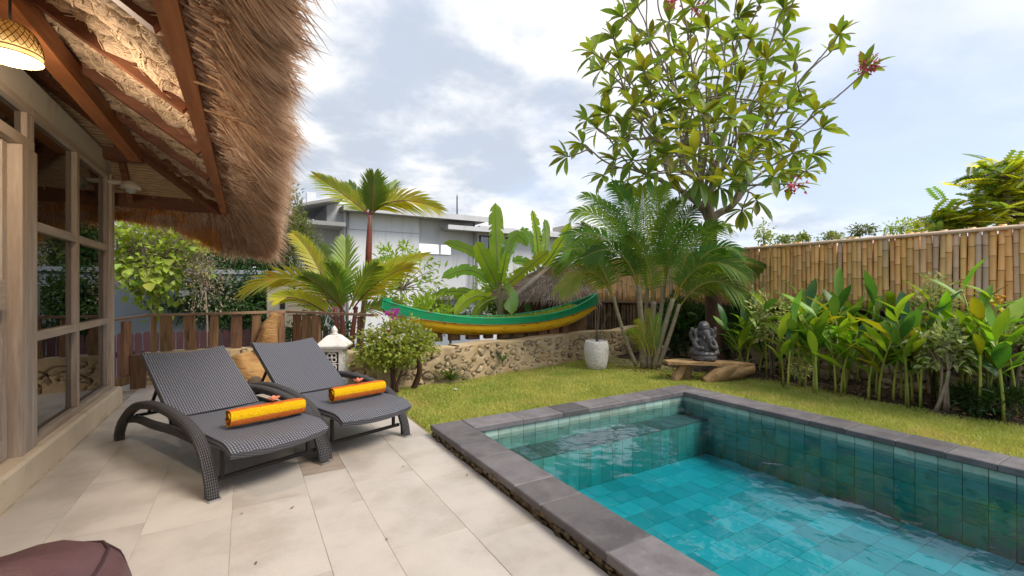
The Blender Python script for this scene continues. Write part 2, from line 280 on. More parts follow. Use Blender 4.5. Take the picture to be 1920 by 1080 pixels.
def emit(name, col, s):
    m = bpy.data.materials.new(name); m.use_nodes = True; N = m.node_tree.nodes
    b = N['Principled BSDF']; b.inputs['Base Color'].default_value = (*col, 1)
    b.inputs['Emission Color'].default_value = (*col, 1); b.inputs['Emission Strength'].default_value = s
    return m
M['bulb'] = emit('lit lamp diffuser', (1.0, 0.90, 0.72), 0.55)
def glass(name, tint, ior=1.45, rough=0.0, bumps=None, volume=None):
    """thin clear sheet: Fresnel mix of a clear pass-through and a mirror reflection"""
    m = bpy.data.materials.new(name); m.use_nodes = True; nt = m.node_tree; N = nt.nodes; L = nt.links
    for n in list(N): N.remove(n)
    out = N.new('ShaderNodeOutputMaterial'); t = N.new('ShaderNodeBsdfTransparent'); t.inputs[0].default_value = (*tint, 1)
    g = N.new('ShaderNodeBsdfGlossy'); g.inputs['Roughness'].default_value = rough; g.inputs[0].default_value = (1, 1, 1, 1)
    fr = N.new('ShaderNodeFresnel'); fr.inputs['IOR'].default_value = ior
    mx = N.new('ShaderNodeMixShader'); L.new(fr.outputs[0], mx.inputs[0]); L.new(t.outputs[0], mx.inputs[1]); L.new(g.outputs[0], mx.inputs[2])
    L.new(mx.outputs[0], out.inputs[0])
    if bumps:
        tc = N.new('ShaderNodeTexCoord'); last = None
        for sc_, stn, dist in bumps:
            n = N.new('ShaderNodeTexNoise'); n.inputs['Scale'].default_value = sc_; n.inputs['Detail'].default_value = 3; L.new(tc.outputs['Object'], n.inputs['Vector'])
            bn = N.new('ShaderNodeBump'); bn.inputs['Strength'].default_value = stn; bn.inputs['Distance'].default_value = dist; L.new(n.outputs['Fac'], bn.inputs['Height'])
            if last: L.new(last, bn.inputs['Normal'])
            last = bn.outputs[0]
        L.new(last, g.inputs['Normal']); L.new(last, fr.inputs['Normal'])
    if volume:
        v = N.new('ShaderNodeVolumeAbsorption'); v.inputs['Color'].default_value = (*volume[0], 1); v.inputs['Density'].default_value = volume[1]
        L.new(v.outputs[0], out.inputs['Volume'])
    return m
M['pane'] = glass('window glass', (0.80, 0.82, 0.81), 2.3)
M['water'] = glass('pool water', (0.97, 1.0, 1.0), 1.33, 0.0, [(1.6, 0.35, 0.06), (7.0, 0.22, 0.02)], ((0.0, 0.775, 0.845), 2.0))
M['skypane'] = emit('sky glare glowing pane', (1.0, 0.98, 0.93), 0.42)  # bright sky in the panes added as emission, no lamp behind them

# ------------------------------------------------------------------ mesh helpers
class MB:
    def __init__(s): s.v = []; s.f = []; s.mi = []; s.uv = {}; s.m = 0; s.smooth = []
    def add(s, vs, fs, mi=None, smooth=False, uvs=None):
        o = len(s.v); s.v += [tuple(v) for v in vs]
        for f in fs:
            s.f.append(tuple(i + o for i in f)); s.mi.append(s.m if mi is None else mi); s.smooth.append(smooth)
        if uvs is not None:
            for i, u in enumerate(uvs): s.uv[o + i] = u
        return s
    def box(s, lo, hi, mi=None, jit=0.0, bev=0.0, rng=random):
        x0, y0, z0 = lo; x1, y1, z1 = hi
        if bev > 0:
            b = min(bev, (x1 - x0) * .45, (y1 - y0) * .45, (z1 - z0) * .45)
            vs = [(x0, y0, z0), (x1, y0, z0), (x1, y1, z0), (x0, y1, z0),
                  (x0, y0, z1 - b), (x1, y0, z1 - b), (x1, y1, z1 - b), (x0, y1, z1 - b),
                  (x0 + b, y0 + b, z1), (x1 - b, y0 + b, z1), (x1 - b, y1 - b, z1), (x0 + b, y1 - b, z1)]
            fs = [(3, 2, 1, 0), (0, 1, 5, 4), (1, 2, 6, 5), (2, 3, 7, 6), (3, 0, 4, 7), (4, 5, 9, 8), (5, 6, 10, 9), (6, 7, 11, 10), (7, 4, 8, 11), (8, 9, 10, 11)]
        else:
            vs = [(x0, y0, z0), (x1, y0, z0), (x1, y1, z0), (x0, y1, z0), (x0, y0, z1), (x1, y0, z1), (x1, y1, z1), (x0, y1, z1)]
            fs = [(3, 2, 1, 0), (4, 5, 6, 7), (0, 1, 5, 4), (1, 2, 6, 5), (2, 3, 7, 6), (3, 0, 4, 7)]
        if jit: vs = [(a + rng.uniform(-jit, jit), b_ + rng.uniform(-jit, jit), c + rng.uniform(-jit, jit)) for a, b_, c in vs]
        return s.add(vs, fs, mi)
    def beam(s, a, b, w, h, mi=None, up=(0, 0, 1), jit=0.0):
        a = Vector(a); b = Vector(b); t = (b - a).normalized(); up = Vector(up)
        x = t.cross(up).normalized(); n = x.cross(t)
        vs = []
        for p in (a, b):
            for sx, sz in ((-1, -1), (1, -1), (1, 1), (-1, 1)):
                vs.append(p + x * (sx * w / 2 + random.uniform(-jit, jit)) + n * (sz * h / 2 + random.uniform(-jit, jit)))
        return s.add(vs, [(3, 2, 1, 0), (4, 5, 6, 7), (0, 1, 5, 4), (1, 2, 6, 5), (2, 3, 7, 6), (3, 0, 4, 7)], mi)
    def tube(s, pts, rad, n=8, mi=None, cap=True, smooth=True):
        pts = [Vector(p) for p in pts]
        if not hasattr(rad, '__len__'): rad = [rad] * len(pts)
        vs = []; fs = []; prev = None
        for i, p in enumerate(pts):
            t = (pts[min(i + 1, len(pts) - 1)] - pts[max(i - 1, 0)])
            if t.length < 1e-9: t = Vector((0, 0, 1))
            t.normalize()
            if prev is None:
                ref = Vector((0, 0, 1)) if abs(t.z) < 0.9 else Vector((1, 0, 0))
                x = t.cross(ref).normalized()
            else:
                x = (prev - t * prev.dot(t))
                x = x.normalized() if x.length > 1e-6 else t.orthogonal().normalized()
            prev = x; y = t.cross(x)
            for k in range(n):
                a = 2 * PI * k / n
                vs.append(p + (x * math.cos(a) + y * math.sin(a)) * rad[i])
        for i in range(len(pts) - 1):
            for k in range(n):
                k2 = (k + 1) % n
                fs.append((i * n + k, i * n + k2, (i + 1) * n + k2, (i + 1) * n + k))
        if cap:
            fs.append(tuple(range(n - 1, -1, -1))); fs.append(tuple((len(pts) - 1) * n + k for k in range(n)))
        return s.add(vs, fs, mi, smooth)
    def lathe(s, prof, n=24, c=(0, 0, 0), mi=None, jit=0.0, square=False):
        vs = []; fs = []
        for r, z in prof:
            for k in range(n):
                a = 2 * PI * (k + .5) / n
                rr = r * (1 + random.uniform(-jit, jit))
                vs.append((c[0] + rr * math.cos(a), c[1] + rr * math.sin(a), c[2] + z))
        for i in range(len(prof) - 1):
            for k in range(n):
                k2 = (k + 1) % n
                fs.append((i * n + k, i * n + k2, (i + 1) * n + k2, (i + 1) * n + k))
        fs.append(tuple(range(n - 1, -1, -1))); fs.append(tuple((len(prof) - 1) * n + k for k in range(n)))
        return s.add(vs, fs, mi, not square)
    def ell(s, c, r, nu=14, nv=9, mi=None, rot=None):
        vs = []; fs = []; c = Vector(c)
        for j in range(nv + 1):
            ph = PI * j / nv
            for i in range(nu):
                a = 2 * PI * i / nu
                v = Vector((r[0] * math.sin(ph) * math.cos(a), r[1] * math.sin(ph) * math.sin(a), r[2] * math.cos(ph)))
                if rot is not None: v = rot @ v
                vs.append(c + v)
        for j in range(nv):
            for i in range(nu):
                i2 = (i + 1) % nu
                if j == 0: fs.append((0 * nu + i, (j + 1) * nu + i, (j + 1) * nu + i2))
                elif j == nv - 1: fs.append((j * nu + i, (j + 1) * nu + i, j * nu + i2))
                else: fs.append((j * nu + i, (j + 1) * nu + i, (j + 1) * nu + i2, j * nu + i2))
        return s.add(vs, fs, mi, True)
    def mesh(s, name, mats):
        me = bpy.data.meshes.new(name); me.from_pydata(s.v, [], s.f)
        for m in (mats if isinstance(mats, (list, tuple)) else [mats]): me.materials.append(m)
        me.polygons.foreach_set('material_index', s.mi); me.polygons.foreach_set('use_smooth', s.smooth)
        if s.uv:
            l = me.uv_layers.new(name='UVMap'); idx = np.empty(len(me.loops), dtype=np.int32); me.loops.foreach_get('vertex_index', idx)
            arr = np.array([s.uv.get(int(i), (0, 0)) for i in idx], dtype=np.float32); l.data.foreach_set('uv', arr.ravel())
        me.update(); return me
    def shift(s, o):
        s.v = [(a - o[0], b - o[1], c - o[2]) for a, b, c in s.v]; return s

def npmesh(name, V, F, mats, mi=None):
    """V (n,3) and F (m,k) arrays -> mesh"""
    me = bpy.data.meshes.new(name); n = len(V); m, k = F.shape
    me.vertices.add(n); me.vertices.foreach_set('co', np.asarray(V, dtype=np.float32).ravel())
    me.loops.add(m * k); me.loops.foreach_set('vertex_index', F.astype(np.int32).ravel())
    me.polygons.add(m); me.polygons.foreach_set('loop_start', np.arange(0, m * k, k, dtype=np.int32))
    me.polygons.foreach_set('loop_total', np.full(m, k, dtype=np.int32))
    for q in (mats if isinstance(mats, (list, tuple)) else [mats]): me.materials.append(q)
    if mi is not None: me.polygons.foreach_set('material_index', np.asarray(mi, dtype=np.int32))
    me.update(calc_edges=True); return me

def link(name, me, parent=None, loc=None, kind=None):
    o = bpy.data.objects.new(name, me); C.objects.link(o)
    if parent is not None: o.parent = parent
    if loc is not None: o.location = loc
    if kind: o['kind'] = kind
    return o
def tag(o, label, cat, group=None, kind=None):
    o['label'] = label; o['category'] = cat
    if group: o['group'] = group
    if kind: o['kind'] = kind
    return o
def thing(name, label, cat, loc=(0, 0, 0), rz=0.0, group=None):
    o = bpy.data.objects.new(name, None); C.objects.link(o); o.empty_display_size = 0.1
    o.location = loc; o.rotation_euler = (0, 0, rz); return tag(o, label, cat, group)
WO = {}
def part(name, mb, m, root, kind=None, world=True):
    """a mesh part; coordinates are world metres unless world=False"""
    if world:
        o = Vector((0, 0, 0)); q = root
        while q is not None: o += Vector(q.location); q = q.parent
        mb.shift(o)
    return link(name, mb.mesh(name, m), root, kind=kind)
def npart(name, V, F, m, root, mi=None, kind=None):
    o = Vector((0, 0, 0)); q = root
    while q is not None: o += Vector(q.location); q = q.parent
    return link(name, npmesh(name, np.asarray(V) - np.array(o), F, m, mi), root, kind=kind)
def struct(name, mb, m): return link(name, mb.mesh(name, m), kind='structure')

def bez(a, b, c, n):
    a, b, c = Vector(a), Vector(b), Vector(c)
    return [a * (1 - t) ** 2 + b * (2 * t * (1 - t)) + c * t * t for t in [i / n for i in range(n + 1)]]
rs = np.random.RandomState(7); random.seed(11)

def leafcloud(cent, dirs, L_, W_, fold=0.25, roll=None):
    """many simple leaves: 4 verts, 2 tris folded on the midrib. cent,dirs (n,3)"""
    n = len(cent); d = dirs / np.linalg.norm(dirs, axis=1, keepdims=True)
    ref = rs.normal(size=(n, 3)) * 0.6 + np.array([0, 0, 1.0]); s = np.cross(d, ref); s /= np.linalg.norm(s, axis=1, keepdims=True) + 1e-9
    u = np.cross(s, d); L_ = np.asarray(L_).reshape(-1, 1) * np.ones((n, 1)); W_ = np.asarray(W_).reshape(-1, 1) * np.ones((n, 1))
    a = cent; b = cent + d * L_ * 0.45 + s * W_ * 0.5 + u * W_ * fold; c = cent + d * L_ - u * L_ * 0.12; e = cent + d * L_ * 0.45 - s * W_ * 0.5 + u * W_ * fold
    V = np.stack([a, b, c, e], 1).reshape(-1, 3); i = np.arange(n) * 4
    F = np.concatenate([np.stack([i, i + 1, i + 2], 1), np.stack([i, i + 2, i + 3], 1)], 0)
    return V, F

def blade_mesh(name, L_, W_, droop, fold, mats, n=5, peak=0.4, tipw=0.0, wave=0.0):
    """a single broad leaf along +Y from the origin, drooping toward -Z at the tip, with a midrib crease"""
    mb = MB(); vs = []; fs = []
    for i in range(n + 1):
        t = i / n; y = L_ * (t - 0.12 * droop * t * t); z = -droop * L_ * t * t * 0.5
        w = W_ * 0.5 * (math.sin(PI * min(1, t / (2 * peak))) if t < peak else math.cos(PI / 2 * (t - peak) / (1 - peak)) ** 0.8)
        w = max(w, 0.003 if i < n else tipw)
        wv = wave * math.sin(i * 2.4)
        vs += [(-w, y, z + w * fold + wv), (0, y, z), (w, y, z + w * fold - wv)]
    for i in range(n):
        o = i * 3; fs += [(o, o + 1, o + 4, o + 3), (o + 1, o + 2, o + 5, o + 4)]
    mb.add(vs, fs, 0, True); return mb.mesh(name, mats)

def orient(d, roll=0.0, up=(0, 0, 1)):
    """matrix whose +Y runs along d and +Z is as upward as possible"""
    y = Vector(d).normalized(); x = y.cross(Vector(up))
    if x.length < 1e-4: x = Vector((1, 0, 0))
    x.normalize(); z = x.cross(y)
    m = Matrix((x, y, z)).transposed()
    return m @ Matrix.Rotation(roll, 3, 'Y') if roll else m
def place_leaf(name, me, root, pos, d, roll=0.0, sc=1.0):
    o = link(name, me, root)
    m = orient(d, roll).to_4x4(); m.translation = Vector(pos) - Vector(root.location)
    o.matrix_local = m @ Matrix.Diagonal((sc, sc, sc, 1)); return o

# ================================================================== SETTING
g = MB(); g.add([(-900, -900, -1.2), (900, -900, -1.2), (900, 900, -1.2), (-900, 900, -1.2)], [(0, 1, 2, 3)])
struct('ground', g, M['ground'])

# deck bed and tiles
XD0, XD1 = -1.27, 1.485
deck = MB(); deck.box((-5.5, -6, -1.1), (XD1, 8.6, -0.0022)); deck_o = struct('deck', deck, M['grout'])
random.seed(3)
cols = [-1.255, -0.93, -0.50, -0.07, 0.36, 0.655, 1.085, 1.48]
spec_dark = False
for ci in range(len(cols) - 1):
    x0, x1 = cols[ci], cols[ci + 1]
    y = -1.2 + random.uniform(0, 0.8)
    if ci == 4: cuts = [-0.6, 0.35, 1.2, 2.02, 2.98, 3.03 + .55, 3.95, 4.9, 5.8, 6.7, 7.6, 8.3]
    else:
        cuts = [y]
        while cuts[-1] < 8.2: cuts.append(cuts[-1] + random.choice([0.62, 0.86, 0.86, 0.95, 0.95]))
    for k in range(len(cuts) - 1):
        y0, y1 = cuts[k], min(cuts[k + 1], 8.3)
        if y1 - y0 < 0.1 or y1 < -0.6: continue
        t = MB(); gp = 0.0013; dz = random.uniform(-0.0007, 0.0007)
        t.box((x0 + gp, y0 + gp, -0.0021), (x1 - gp, y1 - gp, dz), bev=0.0008)
        dark = (ci == 4 and abs(y0 - 3.58) < 0.02)
        link('paving_tile', t.mesh('paving_tile', M['deck_dark'] if dark else M['deck']), deck_o)

# lawn slabs: behind the pool and to its right
lb = MB()
lb.box((1.49, 4.0, -1.1), (5.0, 7.4, -0.02)); lb.box((5.0, -6, -1.1), (6.65, 7.4, -0.02))
lawn_o = struct('lawn', lb, M['lawn'])
sb = MB(); sb.box((6.655, -6, -1.1), (9.5, 7.4, -0.022))
# gently mounded planting soil
nx, ny = 24, 90
vs = []; fs = []
for i in range(nx + 1):
    for j in range(ny + 1):
        x = 6.45 + (8.05 - 6.45) * i / nx; y = -0.8 + 7.6 * j / ny
        edge = min(1, i / 5)
        vs.append((x, y, -0.03 + edge * (0.045 + 0.05 * mnoise.noise(Vector((x * 3, y * 3, 1))) + 0.03 * mnoise.noise(Vector((x * 9, y * 9, 4))))))
for i in range(nx):
    for j in range(ny):
        a = i * (ny + 1) + j; fs.append((a, a + ny + 1, a + ny + 2, a + 1))
sb.add(vs, fs, 0, True)
struct('planting_bed', sb, M['soil'])

# grass blades
def in_lawn(x, y):
    a = (x > 1.53) & (x < 6.75) & (y > 4.01) & (y < 6.75)
    b = (x > 5.01) & (x < 6.85) & (y > -0.6) & (y <= 4.01)
    wallc = np.where(x < 2.84, 6.05 + 0.1 * (x - 1.5), np.where(x < 4.3, 6.2 + 0.23 * (x - 2.84), 6.54 + 0.2 * (x - 4.3)))
    bed = 6.72 + 0.10 * np.sin(y * 2.1) + 0.05 * np.sin(y * 7)
    bedc = np.where(y > 4.2, bed - (y - 4.2) * 0.45, bed)
    return (a | b) & (y < wallc) & (x < bedc)
def grass():
    n = 330000
    x = rs.uniform(1.5, 6.9, n); y = rs.uniform(-0.6, 6.8, n); k = in_lawn(x, y); x, y = x[k], y[k]
    dist = np.hypot(x, y); keep = rs.uniform(size=len(x)) < np.clip(5.5 / dist, 0.55, 1); x, y = x[keep], y[keep]
    pn = np.array([mnoise.noise(Vector((a * 1.3, b * 1.3, 0))) for a, b in zip(x[::1], y[::1])])
    n = len(x); h = (0.024 + 0.022 * rs.uniform(size=n)) * (1 + 0.5 * pn); w = 0.0042 + 0.003 * rs.uniform(size=n)
    a = rs.uniform(0, 2 * PI, n); l = rs.uniform(0.3, 1.1, n) * h
    base = np.stack([x, y, np.full(n, -0.02)], 1); s = np.stack([np.cos(a), np.sin(a), np.zeros(n)], 1)
    b = rs.uniform(0, 2 * PI, n); tip = base + np.stack([np.cos(b) * l, np.sin(b) * l, h], 1)
    V = np.stack([base - s * w[:, None], base + s * w[:, None], tip], 1).reshape(-1, 3); i = np.arange(n) * 3
    o = link('grass', npmesh('grass', V, np.stack([i, i + 1, i + 2], 1), M['grass'])); tag(o, 'short yellow green lawn grass around the pool', 'grass', kind='stuff')
grass()

# ---------------------------------------------------------------- pool
PX0, PX1, PY1, PY0 = 1.77, 4.67, 3.72, -2.4
WZ, FZ, BZ = -0.014, -0.56, -0.165
pb = MB()
for lo, hi in (((1.50, PY0 - .3, -1.1), (PX0 - .012, 3.98, 0.045)), ((PX1 + .012, PY0 - .3, -1.1), (4.98, 3.98, 0.045)),
               ((PX0 - .012, PY1 + .012, -1.1), (PX1 + .012, 3.98, 0.045)), ((PX0 - .012, PY0 - .3, -1.1), (PX1 + .012, PY0 - .012, 0.045)),
               ((PX0 - .012, PY0 - .012, -1.1), (PX1 + .012, PY1 + .012, FZ - .012))):
    pb.box(lo, hi)
pool_o = struct('pool', pb, M['joint'])
random.seed(5)
tile_meshes = {}
def tile(lo, hi, m, nm):
    key = (tuple(round(hi[i] - lo[i], 3) for i in range(3)), m.name)
    if key not in tile_meshes:
        t = MB(); t.box((0, 0, 0), tuple(hi[i] - lo[i] for i in range(3))); tile_meshes[key] = t.mesh(nm, m)
    link(nm, tile_meshes[key], pool_o, loc=lo)
tw = 0.14; gp = 0.0022
for r_, (z0, z1) in enumerate(((-0.055, 0.045), (-0.23, -0.055), (-0.40, -0.23), (FZ - .01, -0.40))):
    y = PY1
    while y > 0.35:                                    # right wall
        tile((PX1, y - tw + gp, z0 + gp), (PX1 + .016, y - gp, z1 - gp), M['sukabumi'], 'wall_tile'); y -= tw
    y = PY1
    while y > 1.2 and r_ < 2:                          # left wall
        tile((PX0 - .016, y - tw + gp, z0 + gp), (PX0, y - gp, z1 - gp), M['sukabumi'], 'wall_tile'); y -= tw
    x = PX0
    if r_ < 2:
        while x < PX1 - .02:                               # far wall
            tile((x + gp, PY1, z0 + gp), (x + tw - gp, PY1 + .016, z1 - gp), M['sukabumi'], 'wall_tile'); x += tw
fw, fl = 0.205, 0.205
i = 0; y = PY1 - 0.34
while y > 0.3:
    x = PX0 - (fl / 2 if i % 2 else 0)
    while x < PX1 - .01:
        xa, xb = max(x, PX0), min(x + fl, PX1)
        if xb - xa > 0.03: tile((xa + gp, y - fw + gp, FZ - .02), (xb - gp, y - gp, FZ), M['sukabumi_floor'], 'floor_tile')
        x += fl
    y -= fw; i += 1
# underwater bench along the far wall
be = MB(); be.box((PX0 + .001, PY1 - .33, FZ - .01), (PX1 - .001, PY1 - .001, BZ - .012)); link('pool_bench', be.mesh('pool_bench', M['joint']), pool_o)
x = PX0 + .002
while x < PX1 - .02:
    xe = min(x + tw, PX1 - .002)
    tile((x + gp, PY1 - .34, FZ), (xe - gp, PY1 - .331, BZ - .004), M['sukabumi'], 'bench_tile')
    tile((x + gp, PY1 - .34, BZ - .014), (xe - gp, PY1 - .004, BZ), M['coping'], 'bench_tile')
    x += tw
wb = MB(); wb.box((PX0 - .008, PY0 - .008, FZ - .008), (PX1 + .008, PY1 + .008, WZ)); struct('water', wb, M['water'])
# coping stones
random.seed(8)
cop = MB(); cop.box((1.496, PY0 - .3, -0.004), (1.515, 3.978, 0.05)); cop_o = struct('pool_coping', cop, M['mortar'])
def stone(lo, hi):
    t = MB(); j = 0.002
    t.box((lo[0] + j, lo[1] + j, lo[2]), (hi[0] - j, hi[1] - j, hi[2] + random.uniform(-.002, .002)), bev=0.006)
    link('coping_stone', t.mesh('coping_stone', M['coping']), cop_o)
ys = [3.99, 3.58, 3.30, 3.02, 2.47, 2.18, 1.62, 1.18, 0.72, 0.2, -0.4, -1.0, -1.7, -2.7]
for a, b in zip(ys[:-1], ys[1:]): stone((1.478, b, 0.052), (1.792, a, 0.10))
xs = [1.792, 2.32, 2.80, 3.14, 3.62, 4.10, 4.46, 4.985]
for a, b in zip(xs[:-1], xs[1:]): stone((a, 3.698, 0.052), (b, 3.99, 0.10))
ys = [3.698, 3.35, 2.78, 2.27, 1.97, 1.60, 1.29, 1.01, 0.6, 0.1, -0.5, -1.1, -1.8, -2.7]
for a, b in zip(ys[:-1], ys[1:]): stone((4.648, b, 0.052), (4.985, a, 0.10))
# crumbly mortar lumps under the deck-side coping
mt = MB(); random.seed(2)
for k in range(170):
    y = random.uniform(0.6, 3.95); r = random.uniform(0.008, 0.02)
    mt.ell((1.487 + random.uniform(-.012, .003), y, random.uniform(0.0, 0.05)), (r * .7, r * random.uniform(1, 3), r * .8), 6, 4)
link('mortar_crumbs', mt.mesh('mortar_crumbs', M['mortar']), cop_o, kind='stuff')

# ================================================================== VILLA (left): walls, glazing, roof
villa = thing('villa', 'thatched villa with weathered timber glass wall beside the paved deck', 'house', (-1.4, 4.0, 0))
pl = MB(); pl.box((-7, -6, -0.02), (-1.272, 7.05, 0.2), bev=0.02); part('plinth', pl, M['plinth'], villa)
bnd = MB(); bnd.box((-1.50, -3, 2.70), (-1.372, 7.02, 2.93)); bnd.box((-7, 6.9, 2.70), (-1.50, 7.02, 2.93)); part('wall_band', bnd, M['plaster'], villa)
def bx(nm, lo, hi, m, root=villa, bev=0.004):
    b = MB(); b.box(lo, hi, bev=bev); return part(nm, b, m, root)
bx('corner_post', (-1.455, 6.86, 0.201), (-1.335, 7.00, 2.698), M['greywood'])
bx('door_post', (-1.47, 4.40, 0.201), (-1.325, 4.66, 2.36), M['greywood'])
win = bx('window_frame', (-1.42, 4.662, 0.202), (-1.36, 4.722, 2.64), M['greywood'])
bx('mullion', (-1.42, 5.69, 0.262), (-1.352, 5.76, 2.642), M['greywood'], win)
bx('mullion', (-1.42, 6.79, 0.262), (-1.36, 6.858, 2.642), M['greywood'], win)
bx('window_head', (-1.43, 4.664, 2.643), (-1.35, 6.858, 2.697), M['greywood_h'], win)
bx('window_sill', (-1.43, 4.724, 0.202), (-1.345, 6.858, 0.26), M['greywood_h'], win)
for z in (1.80, 0.965):
    for (a, b) in ((4.724, 5.688), (5.762, 6.788)): bx('transom', (-1.42, a, z), (-1.355, b, z + .07), M['greywood_h'], win)
for (a, b) in ((4.724, 5.688), (5.762, 6.788)):
    for (z0, z1) in ((0.262, 0.963), (1.037, 1.798), (1.872, 2.641)): bx('pane', (-1.398, a, z0), (-1.392, b, z1), M['pane'], win, 0)
# door bay nearest the camera
dr = bx('door_frame', (-1.45, 2.2, 2.362), (-1.34, 4.66, 2.44), M['greywood_h'])
bx('transom_pane', (-1.40, 2.2, 2.442), (-1.394, 4.60, 2.64), M['pane'], dr, 0)
bx('frame_head', (-1.43, 2.2, 2.642), (-1.35, 4.66, 2.697), M['greywood_h'], dr)
bx('frame_stile', (-1.42, 4.60, 2.442), (-1.36, 4.66, 2.641), M['greywood'], dr)
dl = bx('door_leaf', (-1.44, 4.30, 0.215), (-1.39, 4.372, 2.358), M['greywood'])
bx('door_rail', (-1.44, 3.3, 1.22), (-1.37, 4.299, 1.42), M['greywood_h'], dl); bx('door_rail', (-1.44, 3.3, 0.215), (-1.39, 4.299, 0.35), M['greywood_h'], dl)
bx('pane', (-1.42, 3.3, 0.352), (-1.414, 4.299, 1.218), M['pane'], dl, 0); bx('pane', (-1.42, 3.3, 1.422), (-1.414, 4.299, 2.358), M['pane'], dl, 0)
bx('door_leaf', (-1.44, 3.0, 0.215), (-1.39, 3.29, 2.358), M['greywood'])
# room behind the glass
rm = MB(); rm.box((-6.0, -3, 0.2), (-5.9, 7.0, 3.6)); rm.box((-5.9, 6.9, 0.201), (-1.5, 6.98, 2.7)); rm.box((-5.9, -3, 0.2), (-1.5, -2.9, 3.3)); part('room_wall', rm, M['interior'], villa)
fl_ = MB(); fl_.box((-5.9, -2.9, 0.2005), (-1.5, 6.9, 0.206)); part('room_floor', fl_, M['intfloor'], villa)
cu = MB(); vs = []; fs = []
for k in range(61):
    y = 5.0 + 1.7 * k / 60; x = -1.85 + 0.04 * math.sin(k * 1.5)
    vs += [(x, y, 0.22), (x, y, 2.5)]
for k in range(60): fs.append((2 * k, 2 * k + 2, 2 * k + 3, 2 * k + 1))
cu.add(vs, fs, 0, True); part('curtain', cu, M['curtain'], villa)

# ---- roof
SL = 0.70; XE, YE, ZE = -0.25, 7.46, 2.50        # eave line (centre of the fascia) and height of the thatch underside there
rb = MB(); T0 = 0.14
XR = -4.2; ZR = ZE + SL * (XE - XR); YR = YE - (XE - XR)
top = 0.42
lo_ = [(XE, -3, ZE + T0), (XE, YE, ZE + T0), (XR, YR, ZR + T0), (XR, -3, ZR + T0)]
rb.add(lo_, [(0, 1, 2, 3)]); hi_ = [(x, y, z + top) for x, y, z in lo_]; rb.add(hi_, [(3, 2, 1, 0)])
XB = XR - (YE - YR)
lo2 = [(XE, YE, ZE + T0), (XB, YE, ZE + T0), (XR, YR, ZR + T0)]; rb.add(lo2, [(0, 1, 2)]); rb.add([(x, y, z + top) for x, y, z in lo2], [(2, 1, 0)])
rb.add([(XR, -3, ZR + T0), (XR, YR, ZR + T0), (XB, YE, ZE + T0), (XB, -3, ZE + T0)], [(0, 1, 2, 3)])
roof = part('thatched_roof', rb, M['thatchbase'], villa)
def rz_(x): return ZE + SL * (XE - x)
fa = MB(); fa.box((-0.295, -3, 2.415), (-0.215, YE + .04, 2.58), bev=0); part('fascia', fa, M['beam'], roof)
fa = MB(); fa.box((XB, YE - .04, 2.415), (-0.297, YE + .038, 2.575)); part('fascia', fa, M['rafter'], roof)
for y in (-0.65, 0.38, 1.40, 2.43, 3.46, 4.48, 5.5, 6.46):
    x1 = max(XR, XE - (YE - y)) + 0.02
    b = MB(); b.beam((-0.30, y, rz_(-0.30) - 0.03), (x1, y, rz_(x1) - 0.03), 0.07, 0.12); part('rafter', b, M['rafter'], roof)
b = MB(); b.beam((-0.30, YE - 0.05, ZE - 0.05), (XR, YR, ZR - 0.05), 0.10, 0.15); part('hip_rafter', b, M['rafter'], roof)
for x in (-1.25, -2.3):
    b = MB(); b.beam((x, YE - .04, ZE - 0.02), (x, YE - (XE - x) + .05, rz_(x) - 0.02), 0.06, 0.10); part('rafter', b, M['rafter'], roof)
b = MB(); b.box((-1.145, -3, 2.83), (-1.03, 6.66, 2.975)); part('eave_beam', b, M['beam'], roof)
b = MB(); b.box((-5, 6.66, 2.835), (-1.03, 6.78, 2.965)); part('eave_beam', b, M['rafter'], roof)
# bound grass rolls under the long slope (parallel to the rafters)
random.seed(21)
def roll(y):
    xe = max(XR, XE - (YE - y)); n = max(4, int((XE - xe) / 0.035)); pts = []; rad = []
    for i in range(n + 1):
        t = i / n; x = -0.28 + (xe + 0.28) * t
        pts.append((x, y + 0.012 * math.sin(i * 0.9 + y * 9) + random.uniform(-.006, .006), rz_(x) + 0.035 + random.uniform(-.012, .012)))
        rad.append(0.066 + 0.016 * math.sin(i * 0.95 + y * 5) + random.uniform(-.010, .010))
    r_ = MB(); r_.tube(pts, rad, 12)
    for q, v in enumerate(r_.v):
        c_ = Vector(pts[q // 12]); d_ = Vector(v) - c_; ph = (q % 12) * PI / 6 * 2 + (q // 12) * 1.15 + y * 7
        r_.v[q] = tuple(c_ + d_ * (1 + .12 * math.sin(ph) + random.uniform(-.03, .03)))
    o = part('thatch_roll', r_, M['roll'], roof)
    return pts, rad, o
strands = []
y = -0.9
while y < YE - 0.14:
    nearest = min(abs(y - q) for q in (-0.65, 0.38, 1.40, 2.43, 3.46, 4.48, 5.5, 6.46))
    if nearest > 0.05: strands.append(roll(y))
    y += 0.172
